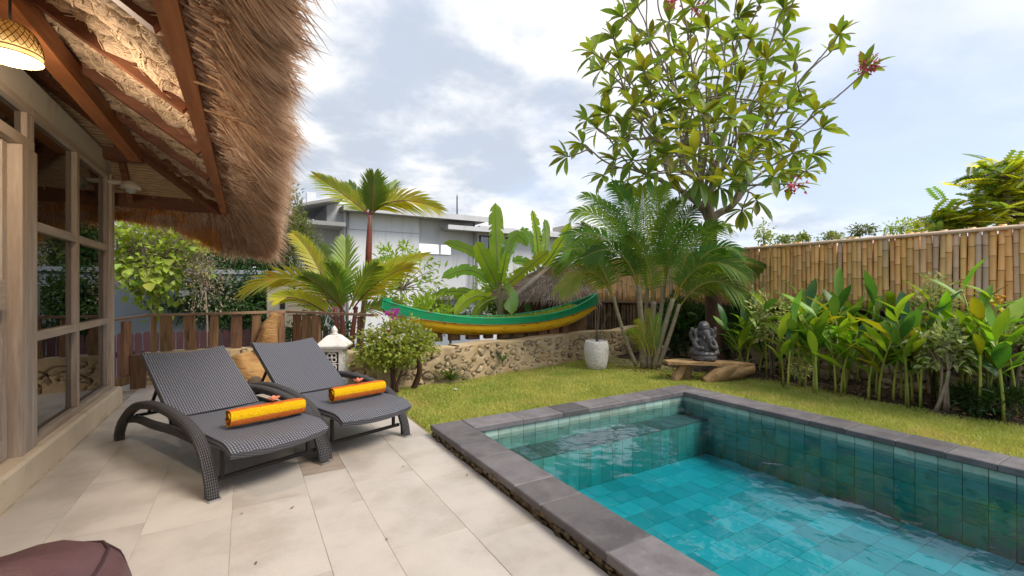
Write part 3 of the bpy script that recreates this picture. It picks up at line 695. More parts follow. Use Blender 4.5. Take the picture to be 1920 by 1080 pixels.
# spiral binding and loose fibres on the rolls
bv = []; bf = []
for pts, rad, _o in strands:
    if pts[0][1] < 0.9: step = 3
    else: step = 1
    for i in range(1, len(pts) - 1, step):
        p = Vector(pts[i]); t = (Vector(pts[i + 1]) - p).normalized(); x = Vector((0, 1, 0)); zu = t.cross(x).normalized()
        for rep in range(5):
            a0 = random.uniform(0, 2 * PI); q = []
            sp = random.uniform(-.05, .05); ro = rad[i] + 0.004 + random.uniform(0, .008)
            for k in range(4):
                a = a0 + k * 0.45; q.append(p + (x * math.cos(a) + zu * math.sin(a)) * ro + t * (sp * k))
            for k in range(3):
                w = t * 0.0036; o = len(bv); bv += [q[k] - w, q[k] + w, q[k + 1] + w, q[k + 1] - w]; bf.append((o, o + 1, o + 2, o + 3))
        if random.random() < 0.5:
            a = random.uniform(0, 2 * PI); d = (x * math.cos(a) + zu * math.sin(a)); s_ = p + d * rad[i]; e_ = s_ + (d + t * random.uniform(-1.2, 1.2)) * random.uniform(.02, .06)
            w = t.cross(d) * 0.0016; o = len(bv); bv += [s_ - w, s_ + w, e_]; bf.append((o, o + 1, o + 2, o + 2))
me = bpy.data.meshes.new('roll_binding'); ro_ = Vector(villa.location)
me.from_pydata([tuple(v - ro_) for v in bv], [], [f if f[2] != f[3] else f[:3] for f in bf]); me.materials.append(M['rollstraw'])
link('roll_binding', me, roof, kind='stuff')
# reed matting under the rear hip slope
rd = MB(); k = 0; y = YE - 0.06
while y > YE - 3.2:
    d = YE - y; x1 = XE - d + 0.02; x0 = max(XB, -5.2)
    if x1 > x0: rd.tube([(x0, y, ZE + SL * d + 0.05 + random.uniform(-.006, .006)), ((x0 + x1) / 2, y, ZE + SL * d + 0.05 + random.uniform(-.008, .008)), (x1, y, ZE + SL * d + 0.05)], 0.021, 5)
    y -= 0.035
part('reed_matting', rd, M['matting'], roof, kind='stuff')

# ---- drooping thatch skirt
def eave(s):
    """s in metres along the eave from y=-2 : returns base point on the fascia, outward normal, lip offsets out / down"""
    L1 = 9.2; arc = 0.5
    if s < L1: p = Vector((-0.22, -2 + s, 2.45)); n = Vector((1, 0, 0)); y = -2 + s
    elif s < L1 + arc:
        a = (s - L1) / arc * PI / 2; p = Vector((-0.27 + 0.05 * math.cos(a), 7.2 + 0.26 * math.sin(a), 2.45)); n = Vector((math.cos(a), math.sin(a), 0)); y = 7.2
        if True: p = Vector((-0.22 - 0.05 * (s - L1) / arc, 7.2 + 0.28 * min(1, 2 * (s - L1) / arc), 2.45))
    else: p = Vector((-0.27 - (s - L1 - arc), 7.48, 2.45)); n = Vector((0, 1, 0)); y = 7.2
    far = min(1, max(0, (p.y - 2.0) / 5.2)); corner = math.exp(-((s - L1 - 0.20) / 0.55) ** 2)
    rear = max(0, s - L1 - arc)
    out = 0.30 + 0.21 * far + 0.02 * corner
    down = 0.03 + 0.20 * far + 0.36 * corner
    if rear > 0:
        f = min(1, rear / 0.62) ** 1.5; out = 0.50 * (1 - f) + 0.22 * f; down = (0.30 + 0.28 * corner) * (1 - f) + 0.10 * f
    return p, n, out, down
def skirt(s, v, off=0.0):
    """v 0 at the fascia, 1 at the lip, >1 wraps over the outside and up the roof"""
    p, n, out, down = eave(s)
    if v <= 1:
        q = p + n * (0.03 + out * v) - Vector((0, 0, down * v ** 1.3)) + Vector((0, 0, 0.02 * (1 - v)))
        q -= Vector((0, 0, 0.05 * math.sin(PI * v)))
    else:
        w = v - 1; q = p + n * (0.03 + out - 0.25 * w) + Vector((0, 0, -down + (0.44 + down) * min(1, w * 1.1) + SL * 0.25 * w))
    return q
S_END = 12.9
vs = []; fs = []; ns, nv = 130, 12
for i in range(ns + 1):
    for j in range(nv + 1):
        q = skirt(S_END * i / ns, 2.0 * j / nv * 0.93); q += Vector((mnoise.noise(q * 6), mnoise.noise(q * 6 + Vector((9, 1, 2))), mnoise.noise(q * 6 + Vector((2, 7, 5))))) * 0.03
        vs.append(q)
for i in range(ns):
    for j in range(nv):
        a = i * (nv + 1) + j; fs.append((a, a + 1, a + nv + 2, a + nv + 1))
sk = MB(); sk.add(vs, fs, 0, True); part('thatch_skirt', sk, M['thatchbase'], roof)
def straws():
    random.seed(31); V = []; F = []; MI = []
    N_ = 64000
    for k in range(N_):
        s = random.uniform(1.6, S_END) if random.random() < 0.8 else random.uniform(8.2, 11.2)
        inner = random.random() < 0.80
        v = random.random() ** 0.8 * 1.0 if inner else 1 + random.random() * 0.9
        p = skirt(s, v); _, n, out, down = eave(s)
        if inner:
            tdir = (skirt(s, min(1, v + 0.1)) - skirt(s, max(0, v - 0.1))).normalized()
            tdir = (tdir * 1.0 + Vector((0, 0, -0.28)) + n * 0.10)
        else: tdir = (n * 0.75 + Vector((0, 0, -0.72)))
        clump = mnoise.noise(Vector((s * 5, v * 3, 0)))
        tang = Vector((-n.y, n.x, 0))
        # the straws lean along the eave toward the far corner
        lean = 0.28 + 0.30 * clump if s < 9.2 else 0.16 * clump
        tdir += tang * (lean + random.gauss(0, 0.17)) + n * random.gauss(0, 0.15) + Vector((0, 0, random.gauss(0, 0.14)))
        tdir.normalize()
        L_ = random.uniform(0.16, 0.52) * (1 + 0.7 * clump)
        if s < 5: L_ *= 0.78
        if s > 10.5: L_ *= 0.62
        if v > 0.75 and inner: L_ *= random.uniform(0.35, 0.8)
        cl2 = mnoise.noise(Vector((s * 3.1, v * 2.2, 7))); under = (Vector((0, 0, -1)) + n * .5) * (random.uniform(0.0, 0.04) + .10 * cl2) if inner else n * (random.uniform(0, .03) + .04 * cl2)
        a = p + under - tdir * L_ * 0.4; c = p + under + tdir * L_ * 0.6; b = (a + c) * 0.5 + Vector((0, 0, 0.012)) + n * random.uniform(0, .015)
        w0 = random.uniform(0.0020, 0.0058) ; rr = random.uniform(0, PI)
        ort = tdir.orthogonal().normalized(); ort = Matrix.Rotation(rr, 3, tdir) @ ort
        o = len(V); V += [a - ort * w0, a + ort * w0, b + ort * w0, b - ort * w0, c]
        F += [(o, o + 1, o + 2), (o, o + 2, o + 3), (o + 3, o + 2, o + 4)]
        m_ = 0 if random.random() < 0.5 + clump * 0.4 else (1 if random.random() < 0.5 - clump * .3 else 2)
        if s > 9.75 and v > 0.35 and random.random() < .75: m_ = 3  # rear fringe gets the straw with the backlit glow in its colour
        MI += [m_] * 3
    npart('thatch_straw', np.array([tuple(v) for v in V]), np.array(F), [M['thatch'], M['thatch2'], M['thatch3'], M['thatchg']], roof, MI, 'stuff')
straws()
def topstraw():
    n = 9000; y = rs.uniform(-2, 7.3, n); t = rs.uniform(0, 1, n) ** 1.2; x = XE - t * 3.6
    ok = (XE - x) < (YE - y); x, y = x[ok], y[ok]; n = len(x)
    c = np.stack([x, y, ZE + SL * (XE - x) + T0 + top + 0.01], 1); d = np.stack([np.ones(n), rs.normal(0, .15, n), -SL + rs.normal(0.1, .1, n)], 1)
    V, F = leafcloud(c, d, rs.uniform(.25, .5, n), 0.006, 0.1); npart('ridge_straw', V, F, M['thatch2'], roof, None, 'stuff')
topstraw()

# pendant lamp, wall lamp
pen = thing('pendant_lamp', 'lit woven rattan dome pendant lamp hanging under the thatched eave', 'lamp', (-1.02, 3.24, 2.52))
prof = [(0.118, 0.0), (0.120, 0.03), (0.112, 0.08), (0.092, 0.13), (0.06, 0.165), (0.025, 0.18)]
sh = MB(); 
vs = []; fs = []; n = 32
for r_, z in prof:
    for k in range(n): a = 2 * PI * k / n; vs.append((r_ * math.cos(a), r_ * math.sin(a), z))
for i in range(len(prof) - 1):
    for k in range(n): k2 = (k + 1) % n; fs.append((i * n + k, i * n + k2, (i + 1) * n + k2, (i + 1) * n + k))
sh.add(vs, fs, 0, True); shade = part('lamp_shade', sh, M['rattan'], pen, world=False)
lt = MB()
def prof_r(z):
    for (r0, z0), (r1, z1) in zip(prof[:-1], prof[1:]):
        if z <= z1: return r0 + (r1 - r0) * (z - z0) / (z1 - z0)
    return prof[-1][0]
for k in range(26):
    for sgn in (-1, 1):
        pts = []
        for q in range(9):
            z = 0.035 + 0.135 * q / 8; a = 2 * PI * k / 26 + sgn * q * 0.09; r_ = prof_r(z) + 0.003; pts.append((r_ * math.cos(a), r_ * math.sin(a), z))
        lt.tube(pts, 0.0016, 4, cap=False)
link('lattice', lt.mesh('lattice', M['rattan_d']), shade)
for zz in (0.0, 0.026):
    rg = MB(); r_ = prof_r(zz) + .002; rg.tube([(r_ * math.cos(a), r_ * math.sin(a), zz) for a in [2 * PI * q / 32 for q in range(33)]], 0.004, 6, cap=False); link('rim', rg.mesh('rim', M['rattan']), shade)
df = MB(); df.lathe([(0.085, 0.010), (0.085, 0.016)], 28); part('diffuser', df, M['bulb'], pen, world=False)
pl_ = bpy.data.lights.new('lamp_bulb', 'POINT'); pl_.energy = 19; pl_.color = (1.0, 0.84, 0.64); pl_.shadow_soft_size = 0.06
plo = bpy.data.objects.new('lamp_bulb', pl_); C.objects.link(plo); plo.parent = pen; plo.location = (0, 0, -0.10)
cb_ = MB(); cb_.tube([(0, 0, .18), (0, 0, .46)], 0.006, 6); part('cord', cb_, M['cable'], pen, world=False)
wl = P(245, 352, 5.3)
lamp2 = thing('wall_lamp', 'small domed outdoor lamp on a short arm under the rear eave', 'lamp', wl)
a = MB(); a.tube([(-0.28, 0.0, 0.05), (-0.1, 0, .05), (0.0, 0.0, 0.03), (.02, 0, .0)], 0.028, 8); part('arm', a, M['plaster'], lamp2, world=False)
a = MB(); a.lathe([(0.10, -0.015), (0.098, 0.02), (0.075, 0.06), (0.03, 0.08)], 18); part('shade', a, M['plaster'], lamp2, world=False)
a = MB(); a.ell((0, 0, -0.02), (0.062, 0.062, 0.05), 12, 8); part('bulb', a, M['lampglass'], lamp2, world=False)
a = MB(); a.tube([(-0.30, 0.02, .16), (-0.22, 0.02, 0.05), (-0.2, 0.02, -0.03), (-.26, .02, -.05), (-.3, .02, .0)], 0.007, 6); part('cable', a, M['cable'], lamp2, world=False)

# ================================================================== LOUNGERS
def sweep(path, w, h, closed=False):
    """rounded rectangular section swept along a path lying in a plane x = const (points (x,y,z)); w across x, h in the plane"""
    mb = MB(); pts = [Vector(p) for p in path]; vs = []; fs = []; uv = []; L_ = 0
    sec = [(-.5, -.3), (-.3, -.5), (.3, -.5), (.5, -.3), (.5, .3), (.3, .5), (-.3, .5), (-.5, .3)]
    per = [0, .03, .09, .12, .18, .21, .27, .30]
    for i, p in enumerate(pts):
        t = (pts[min(i + 1, len(pts) - 1)] - pts[max(i - 1, 0)]).normalized(); x = Vector((1, 0, 0)); nn = t.cross(x).normalized()
        if i: L_ += (p - pts[i - 1]).length
        hh = h[i] if hasattr(h, '__len__') else h
        for (a, b), u in zip(sec, per): vs.append(p + x * a * w + nn * b * hh); uv.append((u, L_))
    n = 8
    for i in range(len(pts) - 1):
        for k in range(n): k2 = (k + 1) % n; fs.append((i * n + k, (i + 1) * n + k, (i + 1) * n + k2, i * n + k2))
    fs.append(tuple(range(n))); fs.append(tuple((len(pts) - 1) * n + k for k in range(n - 1, -1, -1)))
    mb.add(vs, fs, 0, True, uv); return mb
def smooth_path(ctrl, n):
    """Catmull-Rom through control points"""
    c = [Vector(p) for p in ctrl]; c = [c[0] * 2 - c[1]] + c + [c[-1] * 2 - c[-2]]; out = []
    for i in range(1, len(c) - 2):
        for k in range(n):
            t = k / n; p0, p1, p2, p3 = c[i - 1:i + 3]
            out.append(0.5 * ((2 * p1) + (p2 - p0) * t + (2 * p0 - 5 * p1 + 4 * p2 - p3) * t * t + (3 * p1 - p0 - 3 * p2 + p3) * t ** 3))
    out.append(c[-2]); return out
def slab(fn, nu, nv, th, mats, nrm=None):
    """curved panel: fn(u,v)->(point, uv); thickness th along -normal"""
    vs = []; uv = []; fs = []
    for side in (0, 1):
        for i in range(nu + 1):
            for j in range(nv + 1):
                p, t = fn(i / nu, j / nv); e = 1e-3
                pu = fn(min(1, i / nu + e), j / nv)[0] - fn(max(0, i / nu - e), j / nv)[0]; pv = fn(i / nu, min(1, j / nv + e))[0] - fn(i / nu, max(0, j / nv - e))[0]
                nn = pu.cross(pv).normalized(); vs.append(p - nn * (th if side else 0)); uv.append((t[0] + 0.037 * side, t[1] + 0.041 * side))
    o = (nu + 1) * (nv + 1); ix = lambda i, j, s: s * o + i * (nv + 1) + j
    for i in range(nu):
        for j in range(nv):
            fs.append((ix(i, j, 0), ix(i + 1, j, 0), ix(i + 1, j + 1, 0), ix(i, j + 1, 0))); fs.append((ix(i, j + 1, 1), ix(i + 1, j + 1, 1), ix(i + 1, j, 1), ix(i, j, 1)))
    for i in range(nu):
        fs.append((ix(i, 0, 1), ix(i + 1, 0, 1), ix(i + 1, 0, 0), ix(i, 0, 0))); fs.append((ix(i, nv, 0), ix(i + 1, nv, 0), ix(i + 1, nv, 1), ix(i, nv, 1)))
    for j in range(nv):
        fs.append((ix(0, j, 0), ix(0, j + 1, 0), ix(0, j + 1, 1), ix(0, j, 1))); fs.append((ix(nu, j, 1), ix(nu, j + 1, 1), ix(nu, j + 1, 0), ix(nu, j, 0)))
    mb = MB(); mb.add(vs, fs, 0, False, uv); return mb
def lounger(label, loc, rz):
    t = thing('sun_lounger', label, 'sun lounger', loc, rz, 'wicker sun loungers on the deck')
    W2 = 0.335
    def bed(u, v):
        x = -W2 + 2 * W2 * u; y0 = -0.17 - 0.05 * (1 - (2 * u - 1) ** 2); y = y0 + (0.865 - y0) * v
        z = 0.365 - 0.05 * max(0, (0.15 - v) / 0.15) ** 2 - 0.012 * math.sin(PI * u)
        return Vector((x, y, z)), (x, y)
    part('seat', slab(bed, 10, 16, 0.055, None), M['wicker'], t, world=False)
    ang = R(32); hy, hz, bl = 0.90, 0.362, 0.84
    def back(u, v):
        wv = 0.33 - 0.012 * v; x = -wv + 2 * wv * u; s_ = bl * v
        dip = 0.03 * math.sin(PI * u) * v
        return Vector((x, hy + math.cos(ang) * s_, hz + math.sin(ang) * s_ - dip)), (x, s_)
    part('backrest', slab(back, 10, 10, 0.045, None), M['wicker'], t, world=False)
    for sx in (-1, 1):
        x = sx * 0.385
        ctrl = [(x, -0.01, 0.0), (x, 0.015, 0.12), (x, 0.12, 0.28), (x, 0.30, 0.385), (x, 0.65, 0.44), (x, 1.10, 0.44), (x, 1.52, 0.365), (x, 1.84, 0.20), (x, 1.97, 0.07), (x, 1.98, 0.0)]
        pth = smooth_path(ctrl, 6); hs = [0.062] * len(pth)
        for k in range(5): hs[k] = 0.085 - 0.004 * k; hs[-1 - k] = 0.08
        part('arm_rest', sweep(pth, 0.070, hs), M['wicker_d'], t, world=False)
        ctrl = [(x * .93, 1.84, 0.20), (x * .93, 1.55, 0.25), (x * .93, 1.2, 0.265), (x * .93, 0.75, 0.30), (x * .93, 0.35, 0.31)]
        part('side_rail', sweep(smooth_path(ctrl, 6), 0.045, 0.06), M['wicker_d'], t, world=False)
        f = MB(); f.box((x - .036, -0.055, 0.0), (x + .036, 0.045, 0.012)); part('foot_cap', f, M['steel'], t, world=False)
        b = MB(); b.beam((sx * .30, 0.06, 0.315), (sx * .30, 0.06, 0.105), 0.022, 0.022, up=(0, 1, 0)); part('strut', b, M['blackmetal'], t, world=False)
        b = MB(); b.beam((sx * .27, 1.62, 0.27), (sx * .27, 1.36, 0.565), 0.02, 0.02); part('back_support', b, M['blackmetal'], t, world=False)
    b = MB(); b.beam((-0.36, 0.06, 0.095), (0.36, 0.06, 0.095), 0.024, 0.024); part('stretcher', b, M['blackmetal'], t, world=False)
    b = MB(); b.beam((-0.36, 1.62, 0.27), (0.36, 1.62, 0.27), 0.024, 0.024); part('stretcher', b, M['blackmetal'], t, world=False)
    b = MB(); b.beam((-0.34, 0.885, 0.33), (0.34, 0.885, 0.33), 0.03, 0.03); part('hinge_bar', b, M['blackmetal'], t, world=False)
    return t
RZ1, RZ2 = R(23.5), R(20)
lounger('dark wicker sun lounger nearest the glass wall of the villa', (0.165, 3.64, 0.002), RZ1)
lounger('dark wicker sun lounger beside the white stone lantern', (0.915, 3.98, 0.002), RZ2)

def towel(label, loc, rz, L_=0.52, r0=0.072):
    t = thing('rolled_towel', label, 'towel', loc, rz, 'rolled striped towels on the loungers')
    # spiral sheet, stripes run along the roll
    n = 110; turns = 3.6; vs = []; fs = []; mi = []; seg = 8
    mb = MB(); 
    for i in range(n + 1):
        a = turns * 2 * PI * i / n; r_ = 0.014 + (r0 - 0.014) * i / n
        for j in range(seg + 1):
            xx = -L_ / 2 + L_ * j / seg + 0.006 * math.sin(i * .5); rr = r_ - (0.004 if j in (0, seg) else 0) + 0.0015 * math.sin(j * 3 + i)
            vs.append((xx, rr * math.cos(a), r0 + rr * math.sin(a)))
    for i in range(n):
        for j in range(seg):
            q = i * (seg + 1) + j; fs.append((q, q + 1, q + seg + 2, q + seg + 1))
            mi.append(int(i / (n / turns / 6.0)) % 2)
    for f, m_ in zip(fs, mi): pass
    o = len(mb.v); mb.v += vs; mb.f += fs; mb.mi += mi; mb.smooth += [True] * len(fs)
    part('towel_roll', mb, [M['towel_y'], M['towel_o']], t, world=False)
    # stitched hem at each end
    return t
def flower(label, loc):
    t = thing('frangipani_flower', label, 'flower', loc, 0, 'blossoms on the rolled towels')
    for k in range(5):
        a = 2 * PI * k / 5; o = link('petal', PET, t); m = orient((math.cos(a), math.sin(a), 0.75), 0.5).to_4x4(); m.translation = (0, 0, 0.004); o.matrix_local = m
    b = MB(); b.ell((0, 0, .006), (.006, .006, .008), 8, 6); part('flower_centre', b, M['towel_y'], t, world=False)
PET = blade_mesh('petal', 0.060, 0.034, 0.3, 0.3, M['petal'], 4, 0.6)
def local(loc, rz, p): return Vector(loc) + Matrix.Rotation(rz, 3, 'Z') @ Vector(p)
l1 = local((0.165, 3.64, 0), RZ1, (0.07, 0.22, 0.358)); l2 = local((0.915, 3.98, 0), RZ2, (0.07, 0.28, 0.358))
towel('yellow and orange striped rolled towel on the lounger nearest the villa', l1, R(17)); towel('yellow and orange striped rolled towel on the lounger by the lantern', l2, R(16), 0.5)
flower('coral frangipani blossom on the towel nearest the villa', l1 + Vector((0.04, 0.0, 0.150))); flower('coral frangipani blossom on the towel nearer the lantern', l2 + Vector((0.0, -0.005, 0.150)))

# cushion in the near corner
bag = thing('floor_cushion', 'mauve boxy cushion with dark seam in the near corner of the deck', 'cushion', (-0.86, 1.86, 0))
mb = MB(); vs = []; fs = []; nu, nv = 40, 14
for j in range(nv + 1):
    tz = j / nv; z = 0.34 * tz
    for i in range(nu):
        a = 2 * PI * i / nu; c, s = math.cos(a), math.sin(a); e = 0.35
        q = (abs(c) ** 5 + abs(s) ** 5) ** (-1 / 5.)
        bul = 1 + 0.10 * math.sin(PI * tz) - 0.05 * max(0, tz - 0.85) / .15
        vs.append((0.44 * q * c * bul, 0.48 * q * s * bul, z + 0.02 * math.sin(3 * a) * tz))
for j in range(nv):
    for i in range(nu): i2 = (i + 1) % nu; fs.append((j * nu + i, j * nu + i2, (j + 1) * nu + i2, (j + 1) * nu + i))
topr = len(vs) - nu; rings = [topr]
for r_, dz in ((.88, .035), (.65, .06), (.35, .075)):
    base = len(vs)
    for i in range(nu): v = vs[topr + i]; vs.append((v[0] * r_, v[1] * r_, v[2] + dz + 0.012 * math.sin(i * .9 + r_ * 9)))
    for i in range(nu): i2 = (i + 1) % nu; fs.append((rings[-1] + i, rings[-1] + i2, base + i2, base + i))
    rings.append(base)
vs.append((0, 0, .425)); fs += [(rings[-1] + i, rings[-1] + (i + 1) % nu, len(vs) - 1) for i in range(nu)]
fs.append(tuple(range(nu - 1, -1, -1))); mb.add(vs, fs, 0, True); part('cover', mb, M['mauve'], bag, world=False)
sm = MB(); sm.tube([Vector(vs[topr + i % nu]) * 1.004 for i in range(nu + 1)], 0.006, 6, cap=False); part('seam', sm, M['seam'], bag, world=False)
for k in (5, 15, 25, 35):
    sm = MB(); sm.tube([Vector((vs[j * nu + k][0] * 1.004, vs[j * nu + k][1] * 1.004, vs[j * nu + k][2])) for j in range(nv + 1)], 0.005, 6); part('seam', sm, M['seam'], bag, world=False)
bag.rotation_euler.z = R(-6); bag.scale = (1, 1, 1.16)

# ================================================================== REAR RAILING, ROUGH WALLS
def rubble_wall(name, label, p0, p1, h, th, n_st, seed, back=True, wavy=0.05, mats=('wallmortar', 'rubble'), r=(0.05, 0.11), joints=True):
    """rendered rubble wall: mortar body whose face dips in a crevice coloured dark like shade round every stone, stones stand a little proud"""
    rng = random.Random(seed); p0 = Vector(p0); p1 = Vector(p1); d = p1 - p0; L_ = d.length; d.normalize(); nrm = Vector((d.y, -d.x, 0))
    mid = (p0 + p1) / 2
    t = thing(name, label, 'wall', (mid.x, mid.y, 0))
    st_ = []; tries = 0
    while len(st_) < n_st and tries < 6000:
        tries += 1; a = rng.uniform(*r); b = a * rng.uniform(0.5, 0.85); x = rng.uniform(a, L_ - a); z = rng.uniform(b * .8 + .01, h - b - 0.02); an = rng.uniform(-.6, .6)
        if all(math.hypot((x - q[0]) / (a + q[2] + .012), (z - q[1]) / (b + q[3] + .012)) > 1 for q in st_): st_.append((x, z, a, b, an, rng.uniform(0, 9)))
    def shape(q, x, z):
        dx, dz = x - q[0], z - q[1]; c, s = math.cos(q[4]), math.sin(q[4]); u = (dx * c + dz * s) / q[2]; v = (-dx * s + dz * c) / q[3]
        a = math.atan2(v, u); rad = 1 + 0.16 * math.sin(2 * a + q[5]) + 0.12 * math.sin(3 * a + 2 * q[5])
        return math.hypot(u, v) / rad
    nx = int(L_ / 0.018); nz = int(h / 0.018); vs = []; fs = []; mi = []; dep = {}
    for i in range(nx + 1):
        x = L_ * i / nx; hb = h + wavy * 0.6 * mnoise.noise(Vector((x * 1.1, seed, 0)))
        near = [q for q in st_ if abs(q[0] - x) < q[2] * 1.8]
        for j in range(nz + 1):
            z = hb * j / nz; f = min([shape(q, x, z) for q in near], default=9); k = max(0, 1 - abs(f - 1.0) / 0.19)
            o = 0.035 * mnoise.noise(Vector((x * 2.2, z * 2.2, seed))) + 0.012 * mnoise.noise(Vector((x * 9, z * 9, seed))) - 0.045 * min(1, k * 1.6)
            dep[(i, j)] = k; vs.append(p0 + d * x + nrm * o + Vector((0, 0, z - 0.02)))
    for i in range(nx):
        for j in range(nz):
            a = i * (nz + 1) + j; fs.append((a, a + nz + 1, a + nz + 2, a + 1)); mi.append(1 if dep[(i, j)] + dep[(i + 1, j + 1)] > 1.0 else 0)  # faces in the rings round stones take the painted gap shade
    mb = MB(); mb.v = list(map(tuple, vs)); mb.f = fs; mb.mi = mi; mb.smooth = [True] * len(fs)
    o = len(mb.v)
    for i in range(nx + 1): v = vs[i * (nz + 1) + nz]; mb.v.append(tuple(v - nrm * th))
    for i in range(nx): a = i * (nz + 1) + nz; mb.f.append((a, a + nz + 1, o + i + 1, o + i)); mb.mi.append(0); mb.smooth.append(False)
    o2 = len(mb.v)
    for i in range(nx + 1): v = vs[i * (nz + 1)]; mb.v.append(tuple(v - nrm * th))
    for i in range(nx): mb.f.append((o + i, o + i + 1, o2 + i + 1, o2 + i)); mb.mi.append(0); mb.smooth.append(False)
    part('wall_body', mb, [M[mats[0]], M['crevice']], t)
    for q in st_:
        s = MB(); c = p0 + d * q[0] + nrm * (-0.005) + Vector((0, 0, q[1] - .02)); vv = []; ff = []; nu = 11
        cc, ss = math.cos(q[4]), math.sin(q[4])
        for ring, (rr, pr_) in enumerate(((0.93, -0.05), (0.86, 0.004), (0.6, 0.022), (0.25, 0.028))):
            for k in range(nu):
                a = 2 * PI * k / nu; rad = (1 + 0.16 * math.sin(2 * a + q[5]) + 0.12 * math.sin(3 * a + 2 * q[5])) * rr
                u, v = math.cos(a) * rad * q[2], math.sin(a) * rad * q[3]
                vv.append(c + d * (u * cc - v * ss) + Vector((0, 0, u * ss + v * cc)) + nrm * (pr_ + rng.uniform(-.005, .005)))
        for ri in range(3):
            for k in range(nu): k2 = (k + 1) % nu; ff.append((ri * nu + k, ri * nu + k2, (ri + 1) * nu + k2, (ri + 1) * nu + k))
        ff.append(tuple(3 * nu + k for k in range(nu))); s.add(vv, ff, 0, False); part('stone', s, M[mats[1]], t)
    return t
rubble_wall('stone_wall', 'low ochre rubble garden wall running under the green and yellow boat', (2.75, 6.20, 0), (8.0, 7.28, 0), 0.54, 0.3, 120, 4, wavy=0.09, r=(0.035, 0.085))
rubble_wall('stone_wall', 'short greyish rubble wall behind the flowering bush', (1.15, 6.42, 0), (2.78, 6.19, 0), 0.52, 0.3, 34, 9, r=(0.04, 0.10))
rubble_wall('stone_wall', 'low rough wall below the wooden railing behind the loungers', (-1.25, 8.12, 0), (0.75, 8.22, 0), 0.46, 0.3, 24, 12, r=(0.05, 0.12))
rubble_wall('stone_wall', 'dark rubble footing wall behind the ginger plants', (7.62, 6.4, 0), (7.62, 0.2, 0), 0.62, 0.25, 70, 14, r=(0.06, 0.13), mats=('rubble', 'rubble'))

random.seed(41)
rail = thing('wooden_railing', 'reclaimed wood railing with uneven planks behind the sun loungers', 'railing', (-0.3, 8.3, 0))
def plank(x, y, w, z0, z1, th=0.04, dx=(1, 0), lean=0.0, nm='plank', m='railwood', root=rail):
    d = Vector((dx[0], dx[1], 0)).normalized(); n = Vector((-d.y, d.x, 0)); vs = []
    for zz in (z0, z1):
        for a, b in ((-1, -1), (1, -1), (1, 1), (-1, 1)):
            ww = w * random.uniform(0.88, 1.06)
            vs.append(Vector((x, y, zz)) + d * (a * ww / 2 + (lean if zz == z1 else 0) + random.uniform(-.006, .006)) + n * (b * th / 2))
    mb = MB(); mb.add(vs, [(3, 2, 1, 0), (4, 5, 6, 7), (0, 1, 5, 4), (1, 2, 6, 5), (2, 3, 7, 6), (3, 0, 4, 7)]); return part(nm, mb, M[m], root)
for px, w in ((289, .065), (313, .15), (358, .15), (400, .115), (443, .145), (479, .13)):
    q = AY(px, 620, 8.3); plank(q.x, 8.3, w, 0.43, 0.965, lean=random.uniform(-.02, .02))
q = AY(528, 620, 8.28); plank(q.x, 8.28, 0.09, 0.1, 0.985, 0.09, nm='post')
b = MB(); b.beam((-1.24, 8.28, 0.985), (0.60, 8.32, 0.995), 0.10, 0.035, jit=.004); part('handrail', b, M['railtop'], rail)
# left return toward the villa
plank(-1.74, 7.2, 0.13, -0.02, 0.93, dx=(0.5, 1), nm='post'); plank(-1.40, 7.9, 0.14, 0.2, 0.93, dx=(0.5, 1), lean=.03, nm='post')
plank(-1.27, 7.98, 0.17, -0.02, 0.46, 0.12, nm='post')
b = MB(); b.beam((-1.86, 7.0, 0.915), (-1.22, 8.29, 0.985), 0.08, 0.03, jit=.004); part('handrail', b, M['railtop'], rail)
b = MB(); b.beam((-1.8, 7.1, 0.10), (-1.34, 8.0, 0.14), 0.05, 0.12, jit=.006); part('bottom_rail', b, M['railwood'], rail)
# right return toward the wall of the boat
d0 = Vector((0.62, 8.28, 0)); d1 = Vector((1.66, 6.62, 0)); dd = (d1 - d0)
for f, w in ((0.10, .15), (0.215, .16), (0.33, .17), (0.82, .10)):
    q = d0 + dd * f; plank(q.x, q.y, w, 0.30, 0.955, dx=(dd.x, dd.y))
b = MB(); b.beam((0.60, 8.31, 0.99), (1.64, 6.66, 0.985), 0.09, 0.035, jit=.004); part('handrail', b, M['railtop'], rail)

def lumpy(name, label, cat, pts, rad, m, seed, amp=0.3, n=14, loc=None, freq=4.0, sub=6):
    """gnarled log: tube with strong noise, flutes along the grain"""
    rng = random.Random(seed); pts = [Vector(p) for p in pts]; pp = smooth_path(pts, sub); rr = np.interp(np.linspace(0, 1, len(pp)), np.linspace(0, 1, len(rad)), rad)
    mb = MB(); mb.tube(pp, list(rr), n)
    c0 = sum(pp, Vector()) / len(pp)
    for i, v in enumerate(mb.v):
        v = Vector(v); k = min(i // n, len(pp) - 1); c = pp[k]; d = v - c
        f = 1 + amp * mnoise.noise(Vector((v.x * freq, v.y * freq, v.z * freq)) + Vector((seed, 0, 0))) + amp * 0.35 * math.sin((i % n) * 2 * PI / n * 5 + k * 0.25 + seed)
        mb.v[i] = tuple(c + d * f)
    return mb
dl_ = P(503, 655, 7.25); dw = thing('driftwood_log', 'upright golden driftwood log leaning at the railing corner', 'driftwood', (dl_.x, dl_.y, 0.42))
part('log', lumpy('', '', '', [P(496, 672, 7.2), P(500, 650, 7.2), P(508, 615, 7.2), P(516, 588, 7.2)], [0.16, 0.155, 0.125, 0.08], None, 5, 0.34), M['driftwood'], dw)
ds = G(462, 735); dw = thing('driftwood_stump', 'golden driftwood stump with a dark hollow between the two loungers', 'driftwood', (ds.x, ds.y, 0))
